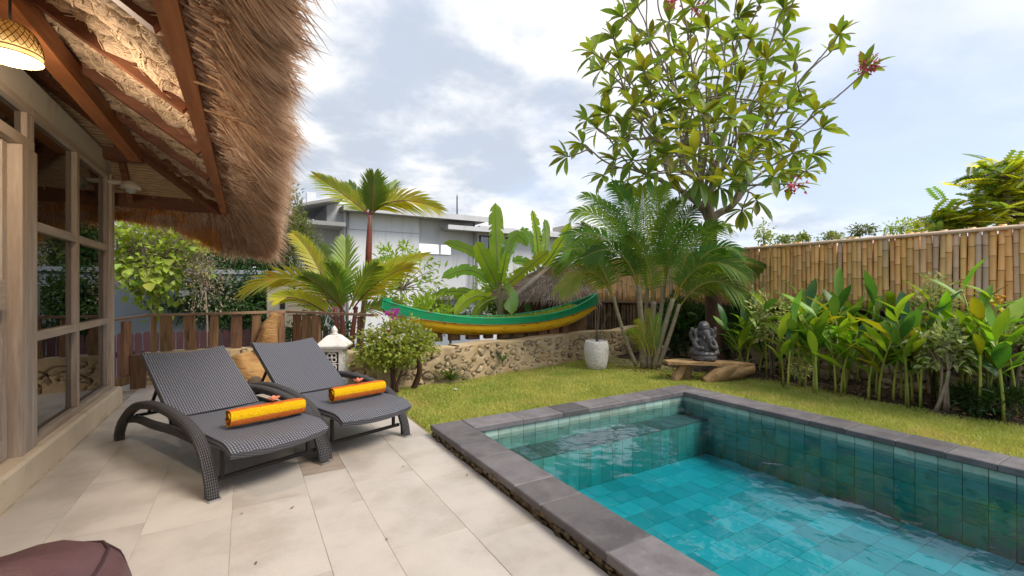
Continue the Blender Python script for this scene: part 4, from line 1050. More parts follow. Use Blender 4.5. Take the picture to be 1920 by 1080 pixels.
mb = lumpy('', '', '', [ds + Vector((0.05, 0.1, -.03)), ds + Vector((0.0, 0.1, .25)), ds + Vector((-0.07, 0.12, .5))], [0.26, 0.22, 0.12], None, 8, 0.35, 18, freq=3)
part('stump', mb, M['driftwood'], dw)
hb = MB(); q = ds + Vector((0.10, -0.17, 0.12)); hb.ell(q, (0.10, 0.05, 0.11), 10, 7); part('hollow_shade', hb, M['crevice'], dw)  # solid dark lump, shade of the hollow put into its colour

# ---- stone lantern
ln = thing('stone_lantern', 'white carved stone lantern with pyramid cap beside the flowering bush', 'lantern', (1.0, 6.25, 0), R(-24))
def sq(nm, prof, m=M['whitestone'], n=4):
    b = MB(); b.lathe(prof, n, square=True); return part(nm, b, m, ln, world=False)
q2 = 1.414 / 2
sq('base', [(.32 * q2, 0), (.32 * q2, .05), (.27 * q2, .07)])
sq('cap', [(.36 * q2, .602), (.385 * q2, .63), (.375 * q2, .645), (.15 * q2, .76), (.10 * q2, .77)])
b = MB(); b.lathe([(.045, .771), (.05, .785), (.03, .80), (.045, .82), (.03, .85), (.006, .885)], 14); part('finial', b, M['whitestone'], ln, world=False)
b = MB()
for sx in (-1, 1):
    for sy in (-1, 1): b.box((sx * .115 - .025, sy * .115 - .025, .071), (sx * .115 + .025, sy * .115 + .025, .60))
body = part('body', b, M['whitestone'], ln, world=False)
b = MB(); b.box((-.138, -.138, .565), (.138, .138, .601)); b.box((-.138, -.138, .0712), (.138, .138, .10)); part('body_band', b, M['whitestone'], ln, world=False)
b = MB(); b.box((-.085, -.085, .101), (.085, .085, .564)); part('lantern_shade_core', b, M['crevice'], ln, world=False)
for k in range(3):
    zc = 0.18 + 0.152 * k
    for f in range(4):
        b = MB(); a = f * PI / 2
        for p_ in range(4):
            pa = PI / 4 + p_ * PI / 2; cx, cz = 0.038 * math.cos(pa), 0.038 * math.sin(pa)
            ring = [(cx + 0.030 * math.cos(t), -0.118, zc + cz + 0.030 * math.sin(t)) for t in [2 * PI * i / 10 for i in range(11)]]
            b.tube([Matrix.Rotation(a, 3, 'Z') @ Vector(v) for v in ring], 0.011, 5, cap=False)
        b.ell(Matrix.Rotation(a, 3, 'Z') @ Vector((0, -.118, zc)), (.02, .02, .02), 8, 5)
        bb = Matrix.Rotation(a, 3, 'Z'); b.tube([bb @ Vector((-.09, -.118, zc + .076)), bb @ Vector((.09, -.118, zc + .076))], 0.008, 5)
        part('carved_panel', b, M['whitestone'], ln, world=False)

# ---- boat on stub posts
BA, BB = Vector((1.86, 7.12, 0)), Vector((6.12, 6.98, 0)); bd = (BB - BA).normalized(); bn_ = Vector((-bd.y, bd.x, 0)); BL = (BB - BA).length
boat = thing('wooden_boat', 'green and yellow painted wooden canoe used as a planter on the rubble wall', 'boat', tuple((BA + BB) / 2 + Vector((0, 0, 0.57))))
def hull(t, side, k):
    """t along, side -1..1 (gunwale to gunwale through keel)"""
    return None
NT = 40
def sheer(t): return 0.865 + (1.22 - 0.865) * abs(2 * t - 0.96) ** 2.4 * (1 if t < .5 else 1.05)
def keel(t): return 0.56 + 0.44 * abs(2 * t - 1.0) ** 3.2
def halfw(t): return 0.36 * max(0, (1 - abs(2 * t - 1) ** 2.6)) + 0.012
def ring(t, inset=0.0, lift=0.0):
    s, k, w = sheer(t), keel(t) + lift, max(0.006, halfw(t) - inset); s = max(s, k + 0.06); out = []
    for a in np.linspace(0, 1, 8):      # gunwale down to the keel
        ang = a * PI / 2; out.append((w * math.cos(ang) ** 0.75 if a < 1 else 0.0, s - (s - k) * math.sin(ang) ** 1.0 if a > 0 else s))
    # straight green strake on top: the first 0.13 m of drop
    return out
def hull_mesh(z_from, z_to, inset, m, nm, lift=0.0):
    mb = MB(); vs = []; fs = []; 
    for i in range(NT + 1):
        t = i / NT; rg = ring(t, inset, lift); base = BA + bd * (BL * t)
        full = [(-a, b) for a, b in rg] + [(a, b) for a, b in rg[::-1][1:]]
        for a, b in full: vs.append(base + bn_ * a + Vector((0, 0, b)))
    m_ = 15
    for i in range(NT):
        for j in range(m_ - 1):
            if z_from <= min(j, m_ - 2 - j) < z_to: q = i * m_ + j; fs.append((q, q + 1, q + m_ + 1, q + m_))
    mb.add(vs, fs, 0, True); return part(nm, mb, m, boat)
# strake rows are split at a fixed height below the sheer, so build both bands from their own profile
def band(lo, hi, inset, m, nm, rows=5):
    mb = MB(); vs = []; fs = []
    for i in range(NT + 1):
        t = i / NT; s = sheer(t); k = keel(t); s = max(s, k + .03); w = halfw(t); base = BA + bd * (BL * t); gs = min(0.105 + .11 * abs(2 * t - 1) ** 5, (s - k) * 0.8)
        for side in (-1, 1):
            for r_ in range(rows + 1):
                f = lo + (hi - lo) * r_ / rows
                if f <= 1: z = s - gs * f; ww = w * (1 - 0.05 * f) + 0.016
                else: g_ = f - 1; z = s - gs - (s - gs - k) * g_ ** 0.9; ww = w * 0.95 * max(0, 1 - g_ ** 2.6) ** 0.6
                vs.append(base + bn_ * (side * (ww - inset)) + Vector((0, 0, z)))
    R_ = rows + 1
    for i in range(NT):
        for sd in (0, 1):
            for r_ in range(rows):
                a = i * 2 * R_ + sd * R_ + r_; b = a + 2 * R_; fs.append((a, b, b + 1, a + 1) if sd else (a, a + 1, b + 1, b))
    mb.add(vs, fs, 0, True); return part(nm, mb, m, boat)
band(0, 1, 0, M['green'], 'strake', 3); band(1, 2, 0.006, M['yellow'], 'hull', 8); band(0, 1.6, 0.032, M['boatin'], 'inner_lining', 5)
# gunwale caps
for side in (-1, 1):
    g_ = MB(); pp_ = []
    for i in range(NT + 1):
        t = i / NT; k = keel(t); s = max(sheer(t), k + .03); gs = min(0.105 + .11 * abs(2 * t - 1) ** 5, (s - k) * 0.8); pp_.append(BA + bd * (BL * t) + bn_ * (side * (halfw(t) * .95 + .014)) + Vector((0, 0, s - gs)))
    g_.tube(pp_, 0.009, 6); part('rub_rail', g_, M['railwood'], boat)
for side in (-1, 1):
    g_ = MB(); g_.tube([BA + bd * (BL * i / NT) + bn_ * (side * (halfw(i / NT) + 0.001)) + Vector((0, 0, max(sheer(i / NT), keel(i / NT) + .03) + .004)) for i in range(NT + 1)], 0.019, 6); part('gunwale', g_, M['green'], boat)
for t0, t1 in ((-0.004, 0.03), (0.97, 1.004)):
    e_ = MB(); a_, b_ = BA + bd * (BL * t0), BA + bd * (BL * t1); zz = 1.06; e_.beam(a_ + Vector((0, 0, 1.15)), b_ + Vector((0, 0, 1.13)), 0.05, 0.17); part('stem_block', e_, M['green'], boat)
so = MB(); vs = []; fs = []
for i in range(29):
    t = 0.10 + 0.78 * i / 28
    for s_ in (-1, 0, 1): vs.append(BA + bd * (BL * t) + bn_ * (s_ * max(.01, halfw(t) - .02)) + Vector((0, 0, sheer(t) - .045 + (0.02 if s_ == 0 else 0))))
for i in range(28):
    for k in range(2): q = i * 3 + k; fs.append((q, q + 3, q + 4, q + 1))
so.add(vs, fs, 0, True); part('soil', so, M['soil'], boat)
n = 5200; tt = rs.uniform(.11, .87, n); sd = rs.uniform(-1, 1, n)
cen = np.array([BA + bd * (BL * t) + bn_ * (s_ * (halfw(t) - .05)) + Vector((0, 0, sheer(t) - .05)) for t, s_ in zip(tt, sd)])
V, F = leafcloud(cen + rs.normal(0, .008, (n, 3)), rs.normal(0, .5, (n, 3)) + np.array([0, 0, .9]), rs.uniform(.03, .085, n), rs.uniform(.018, .03, n))
gc = npart('boat_ground_cover', V, F, M['bush'], None, None, 'stuff'); tag(gc, 'low green ground cover filling the painted boat', 'ground cover', kind='stuff')
for k, t in enumerate((0.21, 0.28, 0.36, 0.43, 0.50, 0.57, 0.63, 0.69, 0.75, 0.81)):
    p_ = BA + bd * (BL * t); ztop = keel(t) - 0.004
    s_ = MB(); wv = 0.075 + 0.02 * (k % 3)
    a_ = p_ + bn_ * 0.0
    s_.box((p_.x - wv, p_.y - .06, 0.50), (p_.x + wv * .9, p_.y + .06, max(0.585, ztop + .03))); 
    o = struct('x', s_, M['railwood']); o.name = 'support_post'; del o['kind']
    mm = [ 'leftmost pale', 'second from left brown', 'third from left dark', 'fourth from left', 'fifth from left', 'sixth from left', 'seventh from left', 'eighth from left', 'ninth from left', 'rightmost'][k]
    tag(o, mm + ' stub post holding up the green and yellow boat', 'post', 'stub posts under the boat')

# ---- white pot with dead stems
pt = thing('plant_pot', 'white rough textured tall pot with bare dead stems on the lawn', 'plant pot', (5.24, 5.98, -0.01))
b = MB(); b.lathe([(.145, 0), (.165, .02), (.195, .14), (.213, .28), (.213, .38), (.198, .455), (.188, .485), (.172, .487), (.165, .46), (.17, .40)], 30, jit=0.012); part('pot', b, M['potwhite'], pt, world=False)
b = MB(); b.lathe([(.168, .415), (.168, .42)], 20); part('soil', b, M['soil'], pt, world=False)
for (dx, dy, hh) in ((-.03, 0, .78), (.10, .02, .72), (.30, .06, .50)):
    b = MB(); b.tube([(0, 0, .42), (dx * .5, dy * .5, .42 + hh * .5), (dx, dy, .42 + hh)], [.011, .008, .005], 6); part('stem', b, M['twig'], pt, world=False)
b = MB(); b.tube([(.22, .05, .75), (.27, .05, .9), (.34, .05, .95)], [.006, .005, .003], 5); part('stem', b, M['twig'], pt, world=False)

# ---- log bench and the statue on it
bc = Vector((6.05, 4.36, 0)); bdir = Vector((0.861, -0.509, 0)); bnrm = Vector((0.509, 0.861, 0))
bench = thing('log_bench', 'low rustic log bench on the lawn edge carrying a dark statue', 'bench', tuple(bc))
def bp(a, b, z): return bc + bdir * a + bnrm * b + Vector((0, 0, z))
mb = MB(); vs = []; fs = []; NA, NB = 26, 8
for s_ in (0, 1):
    for i in range(NA + 1):
        for j in range(NB + 1):
            a = -0.66 + 1.30 * i / NA; b_ = -0.19 + 0.38 * j / NB; q = Vector((a * 3, b_ * 6, s_ * 3))
            edge = 0.05 * mnoise.noise(Vector((a * 4, j * 1.0 if j in (0, NB) else 0, 2)))
            e_ = math.sin(PI * i / NA) ** .25 if 0 < i < NA else 0.62
            th = 0.045 + 0.03 * max(0, a) + .012 * mnoise.noise(q)
            z = 0.285 - 0.055 * max(0, a + .1) + 0.012 * mnoise.noise(q * 1.5) - (th if s_ else 0)
            vs.append(bp(a, b_ * e_ + edge * (j - NB / 2) / NB, z))
o_ = (NA + 1) * (NB + 1); ix = lambda i, j, s_: s_ * o_ + i * (NB + 1) + j
for i in range(NA):
    for j in range(NB): fs.append((ix(i, j, 0), ix(i + 1, j, 0), ix(i + 1, j + 1, 0), ix(i, j + 1, 0))); fs.append((ix(i, j + 1, 1), ix(i + 1, j + 1, 1), ix(i + 1, j, 1), ix(i, j, 1)))
    fs.append((ix(i, 0, 1), ix(i + 1, 0, 1), ix(i + 1, 0, 0), ix(i, 0, 0))); fs.append((ix(i, NB, 0), ix(i + 1, NB, 0), ix(i + 1, NB, 1), ix(i, NB, 1)))
for j in range(NB): fs.append((ix(0, j, 0), ix(0, j + 1, 0), ix(0, j + 1, 1), ix(0, j, 1))); fs.append((ix(NA, j, 1), ix(NA, j + 1, 1), ix(NA, j + 1, 0), ix(NA, j, 0)))
mb.add(vs, fs, 0, False); part('seat_slab', mb, M['benchwood'], bench)
for pts, rad in (([bp(-.12, -.13, -.02), bp(.05, -.15, .09), bp(.26, -.12, .19), bp(.50, -.05, .20)], [.085, .10, .09, .07]),
                 ([bp(-.02, -.08, -.02), bp(.16, -.10, .06), bp(.40, -.10, .14), bp(.63, -.03, .17)], [.07, .085, .095, .08]),
                 ([bp(-.54, -.05, -.02), bp(-.46, -.04, .12), bp(-.38, -.02, .24)], [.075, .065, .05]),
                 ([bp(.45, .05, -.02), bp(.50, .05, .1), bp(.55, .03, .2)], [.07, .08, .06]), ([bp(-.30, .10, -.02), bp(-.28, .1, .24)], [.07, .06])):
    part('log_leg', lumpy('', '', '', pts, rad, None, len(pts) + rad[0] * 100, 0.22), M['benchwood'], bench)

stp = bp(-0.06, 0.03, 0.292)
stt = thing('elephant_statue', 'dark stone seated elephant headed statue on the log bench', 'statue', tuple(stp), R(-26)); stt.scale = (0.84, 0.86, 0.93)
b = MB()
E = lambda c, r_, rot=None: b.ell(c, r_, 16, 11, rot=rot)
rX = lambda a: Matrix.Rotation(R(a), 3, 'X'); rY = lambda a: Matrix.Rotation(R(a), 3, 'Y'); rZ = lambda a: Matrix.Rotation(R(a), 3, 'Z')
b.lathe([(.20, 0), (.215, .02), (.215, .055), (.20, .075)], 28)
E((-.12, -.06, .12), (.125, .085, .055), rZ(18)); E((.12, -.06, .12), (.125, .085, .055), rZ(-18))        # crossed thighs
E((-.205, -.02, .145), (.055, .07, .06)); E((.205, -.02, .145), (.055, .07, .06)); E((.0, -.15, .10), (.14, .05, .04))
E((0, -.03, .215), (.135, .125, .115)); E((0, .02, .30), (.125, .085, .10))                                # belly, chest
for s_ in (-1, 1):
    b.tube([(s_ * .12, .02, .345), (s_ * .185, -.01, .27), (s_ * .175, -.09, .205), (s_ * .13, -.13, .20)], [.052, .05, .042, .04], 10)   # front arms
    E((s_ * .12, -.15, .205), (.04, .045, .035))
    b.tube([(s_ * .10, .05, .35), (s_ * .20, .06, .34), (s_ * .225, .05, .42), (s_ * .215, .03, .47)], [.045, .042, .035, .032], 10)       # raised rear arms
    E((s_ * .215, .02, .49), (.036, .03, .042))
    E((s_ * .125, .02, .435), (.075, .022, .085), rZ(s_ * -22))                                            # ears
    b.tube([(s_ * .05, -.09, .40), (s_ * .075, -.14, .365), (s_ * .08, -.165, .35)], [.018, .014, .008], 8)   # tusks
    E((s_ * .052, -.088, .455), (.018, .014, .014))
E((0, -.01, .44), (.095, .095, .095)); E((0, -.06, .43), (.07, .06, .07))
b.lathe([(.085, 0), (.10, .02), (.098, .05), (.09, .085), (.07, .115), (.04, .135), (.02, .14)], 22, (0, .01, .49))  # rounded crown
b.tube([(0, -.10, .42), (.005, -.145, .36), (.015, -.155, .30), (.03, -.16, .25), (.065, -.165, .215), (.10, -.165, .225), (.105, -.165, .25)], [.052, .045, .04, .034, .028, .022, .018], 12)
b.tube([(-.06, -.105, .315), (0, -.135, .275), (.06, -.105, .315)], .014, 8); b.tube([(-.11, -.05, .27), (0, -.155, .165), (.11, -.05, .27)], .013, 8)
so_ = part('statue_body', b, M['statue'], stt, world=False)
md = so_.modifiers.new('remesh', 'REMESH'); md.mode = 'VOXEL'; md.voxel_size = 0.0065; md.use_smooth_shade = True
ms_ = so_.modifiers.new('smooth', 'SMOOTH'); ms_.factor = 0.5; ms_.iterations = 2

# ================================================================== BAMBOO FENCE
fen = thing('bamboo_fence', 'tall bamboo pole fence behind the ginger plants', 'fence', (8.05, 4.0, 0))
random.seed(55)
def culm_mesh(nm, L_, r_, m, seed):
    rng = random.Random(seed); b = MB(); z = 0; pts = []; rad = []; nodes = []
    nxt = rng.uniform(0.08, 0.3); k = 0
    pts.append((0, 0, 0)); rad.append(r_)
    while nxt < L_ - .05:
        pts += [(0.0, 0, nxt - .012), (0, 0, nxt), (0, 0, nxt + .012)]; rad += [r_ * .97, r_ * 1.10, r_ * .97]; nodes.append(nxt); nxt += rng.uniform(.24, .34)
    pts.append((0, 0, L_)); rad.append(r_ * .97)
    pts = [(p[0] + .004 * math.sin(p[2] * 4 + seed), p[1] + 0.006 * math.sin(p[2] * 3 + seed), p[2]) for p in pts]
    b.tube(pts, rad, 8)
    for z in nodes: b.tube([(.004 * math.sin(z * 4 + seed), 0.006 * math.sin(z * 3 + seed), z - .003), (.004 * math.sin(z * 4 + seed), .006 * math.sin(z * 3 + seed), z + .003)], r_ * 1.115, 8, mi=1)
    return b.mesh(nm, [m, M['node']])
up = [culm_mesh('bamboo_pole', 1.06 + 0.02 * (i % 3), 0.0355 + 0.003 * ((i * 7) % 3 - 1), M['bamboo'] if i % 6 else M['bamboo_g'], i) for i in range(11)]
dn = [culm_mesh('bamboo_pole', 0.85, 0.04, M['bamboo_d'], 40 + i) for i in range(6)]
fo = Vector((8.05, 4.0, 0)); y = 0.2
while y < 10.3:
    k = random.randrange(11) if random.random() < .8 else random.choice((1, 2, 6))
    o = link('bamboo_pole', up[k], fen); o.location = Vector((8.06 + random.uniform(-.008, .008), y, 1.07 + random.uniform(-.02, .0))) - fo
    o.rotation_euler = (R(random.uniform(-.7, .7)), R(random.uniform(-.5, .5)), random.uniform(0, 6))
    y += 0.0655 + random.uniform(-.004, .006)
y = 0.4
while y < 10.3:
    o = link('bamboo_pole', random.choice(dn), fen); o.location = Vector((8.10 + random.uniform(-.015, .015), y, 0.18)) - fo; o.rotation_euler = (R(random.uniform(-1.2, 1.2)), 0, random.uniform(0, 6)); y += 0.092 + random.uniform(-.006, .02)
for z, xx, r_ in ((1.05, 8.005, .028), (2.112, 8.015, .027)):
    b = MB(); b.tube([(xx, 0.1, z), (xx, 5, z + .008), (xx, 10.3, z)], r_, 8); part('rail', b, M['bamboo_d'] if z < 2 else M['bamboo_g'], fen)
b = MB(); b.box((8.145, 0.1, 0.1), (8.16, 10.3, 2.06)); part('backing_sheet', b, M['bamboo_d'], fen)
for y in (1.2, 3.4, 5.6, 7.8): 
    b = MB(); b.tube([(8.19, y, -.5), (8.19, y, 2.1)], .045, 8); part('post', b, M['bamboo_d'], fen)

# ================================================================== PLANTS
def frond(root, base, ctrl, tip, nl, ll, lw, m, rach=0.014, droop=0.35, vee=0.45, nm='frond', ends=(0.12, 1.0), seg=3, ang=(70, 28), seed=0, tw_f=0.8, rm=None):
    """feather palm frond: arching stalk with two rows of narrow leaflets"""
    rng = random.Random(seed); pts = bez(base, ctrl, tip, 14); V = []; F = []; MI = []
    mb = MB(); mb.tube(pts, list(np.linspace(rach, rach * .25, len(pts))), 5, mi=1, cap=False)
    for i in range(nl):
        t = ends[0] + (ends[1] - ends[0]) * (i + .5) / nl
        k = t * 14; a = min(13, int(k)); p = pts[a].lerp(pts[a + 1], k - a); d = (pts[a + 1] - pts[a]).normalized()
        side = d.cross(Vector((0, 0, 1)))
        if side.length < .2: side = d.cross(Vector((.3, 1, 0)))
        sv = d.cross(Vector((.509, .861, 0)))
        if sv.dot(side) < 0: sv = -sv
        side = (side.normalized() * .45 + sv.normalized() * tw_f).normalized(); u = side.cross(d)
        prof_ = (math.sin(PI * (0.12 + 0.80 * t)) ** 0.7)
        an = R(ang[0] + (ang[1] - ang[0]) * t)
        for s_ in (-1, 1):
            l_ = ll * prof_ * rng.uniform(.88, 1.08); v = vee * rng.uniform(.7, 1.3)
            dr = (d * math.cos(an) + side * s_ * math.sin(an) * math.cos(v) + u * math.sin(an) * math.sin(v)).normalized()
            wd = d.cross(dr).cross(dr).normalized()
            q = [p + dr * (l_ * f) + Vector((0, 0, -droop * l_ * f * f)) for f in (0, .33, .68, 1.0)]
            ws = [lw * .45, lw, lw * .75, 0]
            vs = []
            for qq, w in zip(q[:-1], ws[:-1]): vs += [qq - wd * w * .5, qq + wd * w * .5]
            vs.append(q[-1]); mb.add(vs, [(0, 1, 3, 2), (2, 3, 5, 4), (4, 5, 6)], 0, True)
    return part(nm, mb, [m, rm or M['rachis']], root)

# ---- red-stemmed palms (tall one and its lower neighbour)
rp = thing('red_stemmed_palm', 'tall crimson stemmed palm with golden arching fronds behind the railing', 'palm tree', tuple(P(668, 700, 8.6).xy) + (-0.1,))
D = 8.6
b = MB(); b.tube([P(668, 690, D), P(680, 600, D), P(688, 520, D), P(691, 480, D)], [.06, .055, .05, .05], 10); part('trunk', b, M['arecatrunk'], rp)
b = MB(); b.tube([P(690, 520, D), P(691.5, 470, D), P(693, 430, D), P(695, 385, D)], [.058, .06, .05, .028], 10); part('crownshaft', b, M['redstem'], rp)
R_ = M['redstem']
for i, (c, t, dd, m, ll) in enumerate((((655, 370), (592, 330), .2, 'redpalm', .50), ((698, 380), (701, 330), -.3, 'redpalm_g', .55), ((735, 355), (824, 392), -.1, 'redpalm', .52), ((672, 380), (655, 345), .6, 'redpalm_g', .45), ((720, 375), (742, 345), .7, 'redpalm_g', .45))):
    frond(rp, P(694, 405, D), P(*c, D + dd * .6), P(*t, D + dd), 40, ll * 1.05, .036, M[m], .018, .25, .5, seed=i, ang=(52, 18), rm=R_)
rp2 = thing('red_stemmed_palm', 'lower clump of golden green palm fronds left of the tall crimson stemmed palm', 'palm tree', tuple(P(640, 690, 8.2).xy) + (-0.1,))
D = 8.2
for (x0, x1) in ((646, 640), (655, 668), (636, 628)):
    b = MB(); b.tube([P(x0, 680, D), P((x0 + x1) / 2, 620, D), P(x1, 575, D)], [.05, .045, .035], 8); part('stem', b, M['redstem'], rp2)
for i, (bs, c, t, dd, m, ll) in enumerate((((628, 590), (560, 480), (460, 548), -.4, 'redpalm', .50), ((630, 580), (590, 470), (552, 440), .2, 'redpalm', .40), ((638, 580), (625, 500), (600, 465), .5, 'redpalm_g', .55),
        ((645, 575), (650, 500), (648, 452), .3, 'redpalm_g', .55), ((660, 575), (690, 510), (798, 478), .2, 'redpalm', .50), ((662, 580), (700, 520), (770, 500), -.4, 'redpalm', .50), ((655, 580), (680, 520), (705, 500), -.6, 'redpalm_g', .50),
        ((650, 590), (610, 540), (575, 520), -.6, 'redpalm_g', .48), ((668, 590), (730, 560), (760, 590), -.5, 'redpalm_g', .42), ((630, 600), (560, 545), (520, 560), -.8, 'redpalm', .40), ((640, 585), (640, 530), (622, 500), -.7, 'redpalm_g', .5))):
    frond(rp2, P(*bs, D), P(*c, D + dd * .6), P(*t, D + dd), 38, ll * 1.05, .036, M[m], .016, .28, .5, seed=20 + i, ang=(52, 18), rm=R_ if i % 2 else None)

# ---- areca palm clump
ar = thing('areca_palm', 'large clump of many stemmed feathery palms between pot and bench', 'palm tree', tuple(G(1215, 690).xy) + (-0.02,))
random.seed(64); D = 7.75
trk = [((1193, 686), (1165, 620), (1150, 555), .028, -.1), ((1206, 690), (1203, 600), (1197, 535), .045, 0), ((1216, 691), (1222, 610), (1226, 565), .05, .15), ((1226, 690), (1244, 620), (1262, 560), .042, -.05), ((1234, 689), (1256, 630), (1274, 570), .032, -.15), ((1211, 690), (1210, 600), (1214, 540), .035, .3), ((1222, 690), (1238, 600), (1248, 520), .035, .35)]
for i, (a, c, t, r_, dd) in enumerate(trk):
    b = MB(); pts = bez(P(*a, D + dd * .3), P(*c, D + dd), P(*t, D + dd), 12); b.tube(pts, [r_ * (1.25 - .35 * k / 12 + (.05 if k % 2 else 0)) for k in range(13)], 9); part('cane', b, M['arecatrunk'], ar)
fr = [(0, (1110, 480), (1050, 545), -.3), (0, (1100, 450), (1040, 500), .2), (1, (1150, 430), (1062, 440), -.3), (1, (1140, 390), (1078, 398), .1), (1, (1170, 400), (1120, 380), .4), (5, (1190, 400), (1165, 352), .2), (5, (1205, 420), (1205, 348), -.3),
      (6, (1225, 400), (1232, 350), .3), (6, (1245, 420), (1268, 378), -.2), (6, (1275, 400), (1312, 390), .3), (3, (1290, 440), (1345, 420), -.3), (3, (1320, 450), (1385, 470), 0), (3, (1330, 480), (1420, 530), -.2), (4, (1330, 500), (1398, 560), -.5), (4, (1310, 500), (1365, 545), .2),
      (2, (1215, 470), (1180, 440), -.5), (2, (1240, 470), (1272, 430), -.6), (2, (1215, 450), (1250, 405), .6), (0, (1130, 470), (1090, 420), .5), (1, (1180, 470), (1125, 500), -.7), (1, (1170, 450), (1100, 480), -.6), (3, (1280, 470), (1310, 470), -.8), (4, (1290, 520), (1330, 500), -.7), (2, (1225, 500), (1240, 470), -.8),
      (5, (1180, 440), (1140, 410), .8), (6, (1270, 440), (1320, 440), .8), (5, (1160, 430), (1100, 430), .7), (3, (1310, 430), (1390, 500), .6), (6, (1250, 410), (1290, 365), .5), (0, (1120, 500), (1075, 565), .3), (4, (1275, 530), (1290, 480), -.5), (3, (1340, 470), (1440, 505), .4), (3, (1310, 425), (1370, 425), .5), (0, (1120, 460), (1058, 470), -.5), (1, (1160, 400), (1095, 365), .3), (5, (1185, 430), (1130, 400), -.6), (2, (1230, 430), (1215, 385), -.3), (6, (1260, 430), (1300, 420), -.7), (3, (1315, 460), (1400, 520), -.5), (0, (1135, 440), (1070, 455), .6), (4, (1320, 520), (1375, 590), -.2), (2, (1210, 500), (1160, 530), -.9), (5, (1195, 470), (1150, 470), -.9), (6, (1240, 400), (1250, 345), 0), (1, (1190, 390), (1150, 345), -.1)]
for i, (k, c, t, dd) in enumerate(fr):
    if i in (12, 14, 16, 19, 21, 29, 30, 40, 22, 23, 26, 35, 36, 39, 41, 42): continue
    a, _c, tp, r_, d0_ = trk[k]
    frond(ar, P(tp[0], tp[1] + 6, D + d0_), P(c[0], c[1] - 12, D + d0_ + dd * .5), P(*t, D + d0_ + dd), 52, .45, .023, M['areca_y'] if i in (0, 18) else M['areca_b'] if i in (3, 5, 6, 7, 17, 24, 32, 43, 34) else M['areca'], .012, .5, .45, seed=60 + i, ang=(68, 30))
for i, (x, t) in enumerate(((1218, (1195, 600)), (1222, (1235, 590)), (1212, (1180, 620)), (1230, (1215, 580)))):
    frond(ar, P(x, 668, D - .1), P((x + t[0]) / 2, 620, D - .2), P(*t, D - .25), 20, .22, .018, M['areca_y'] if i != 1 else M['areca'], .010, .4, .4, seed=99 + i)

# ---- frangipani tree
ft = thing('frangipani_tree', 'large open crowned tree with rosettes of leathery leaves rising behind the statue', 'tree', (7.36, 5.12, -0.02))
random.seed(77); D = 8.25
fork = P(1331, 425, D)
b = MB(); b.tube(smooth_path([Vector((7.36, 5.12, -0.03)), P(1340, 620, D), P(1336, 540, D), P(1330, 470, D), fork], 4), list(np.interp(np.linspace(0, 1, 17), [0, .1, .5, 1], [.20, .155, .135, .14])), 14)
for i, v in enumerate(b.v): v = Vector(v); b.v[i] = tuple(v + Vector((mnoise.noise(v * 5), mnoise.noise(v * 5 + Vector((5, 5, 5))), 0)) * .02)
part('trunk', b, M['darkbark'], ft)
tips = [(1060, 292, 0), (1090, 268, .3), (1118, 240, -.4), (1110, 98, -.6), (1128, 130, -.3), (1150, 70, .5), (1165, 30, 0), (1195, 12, .6), (1575, 62, -.3), (1560, 95, .4), (1622, 132, -.5), (1545, 238, .3), (1530, 205, -.4), (1525, 290, .2), (1512, 320, .6), (1485, 345, -.6), (1420, 378, -.4), (1390, 395, .3), (1378, 330, -1.2), (1450, 330, -1.0),
        (1100, 225, .8), (1140, 215, -1), (1165, 265, -.8), (1185, 300, -1.2), (1175, 345, -.3), (1210, 330, -1.5), (1190, 200, -1), (1215, 160, -.5), (1240, 120, .4), (1205, 130, -1.2), (1180, 160, .7), (1262, 90, -.8), (1300, 60, .2), (1255, 40, .5), (1290, 100, -1), (1330, 50, -.5), (1360, 80, .6), (1385, 30, 0), (1410, 70, -.7), (1440, 110, -.4), (1470, 70, .5), (1490, 110, 0), (1465, 160, -.8), (1500, 170, .6),
        (1430, 190, -1.1), (1390, 150, -1.3), (1350, 130, -1.4), (1310, 150, -1.2), (1270, 180, -1.5), (1240, 210, -1.4), (1275, 240, -1.8), (1320, 210, -1.9), (1370, 220, -1.8), (1410, 250, -1.5), (1450, 260, -.9), (1480, 240, .2), (1440, 220, .8), (1490, 290, -.2), (1400, 300, -1.7), (1350, 280, -2), (1300, 290, -2), (1250, 290, -1.6), (1225, 250, -.2), (1260, 330, -1.3), (1310, 340, -1.6), (1350, 350, -1.3), (1440, 300, .4), (1150, 300, .5), (1130, 330, .2), (1200, 230, .9),
        (1420, 110, .9), (1340, 100, 1.2), (1280, 130, 1.3), (1230, 180, 1.3), (1270, 220, 1.5), (1330, 180, 1.7), (1390, 190, 1.6), (1440, 160, 1.2), (1400, 250, 1.5), (1340, 250, 1.7), (1280, 290, 1.4), (1220, 290, 1.2), (1180, 250, 1.2), (1460, 290, 1.2), (1300, 10, -.4), (1235, -20, .2), (1340, -10, .4), (1425, 5, -.3), (1470, 15, .4), (1380, -40, 0), (1290, -60, .3), (1200, -40, .1), (1500, -20, .2), (1430, -70, .2), (1340, -90, 0), (1250, -110, 0), (1150, -30, .3), (1480, 200, -1.2), (1360, 170, -.4), (1300, 250, -.6), (1420, 280, -.5), (1240, 260, .5), (1380, 120, .1), (1320, 300, .2), (1450, 200, -.2), (1260, 150, .1),
        (1160, 110, .2), (1190, 85, -.6), (1220, 70, .3), (1145, 165, .1), (1235, 150, -1.0), (1290, 200, -.9), (1340, 230, -1.1), (1390, 260, -1.0), (1430, 150, -.6), (1380, 70, -.2), (1300, 180, .6), (1200, 190, -.3), (1165, 235, .2), (1350, 190, .9), (1410, 210, .4), (1280, 270, .1), (1330, 320, -.7), (1390, 320, -.6), (1230, 320, -.6), (1470, 320, .3)]
tips = [P(x, y, D + d_) for x, y, d_ in tips]
leaders = []
twigs = MB(); limb_i = [0]
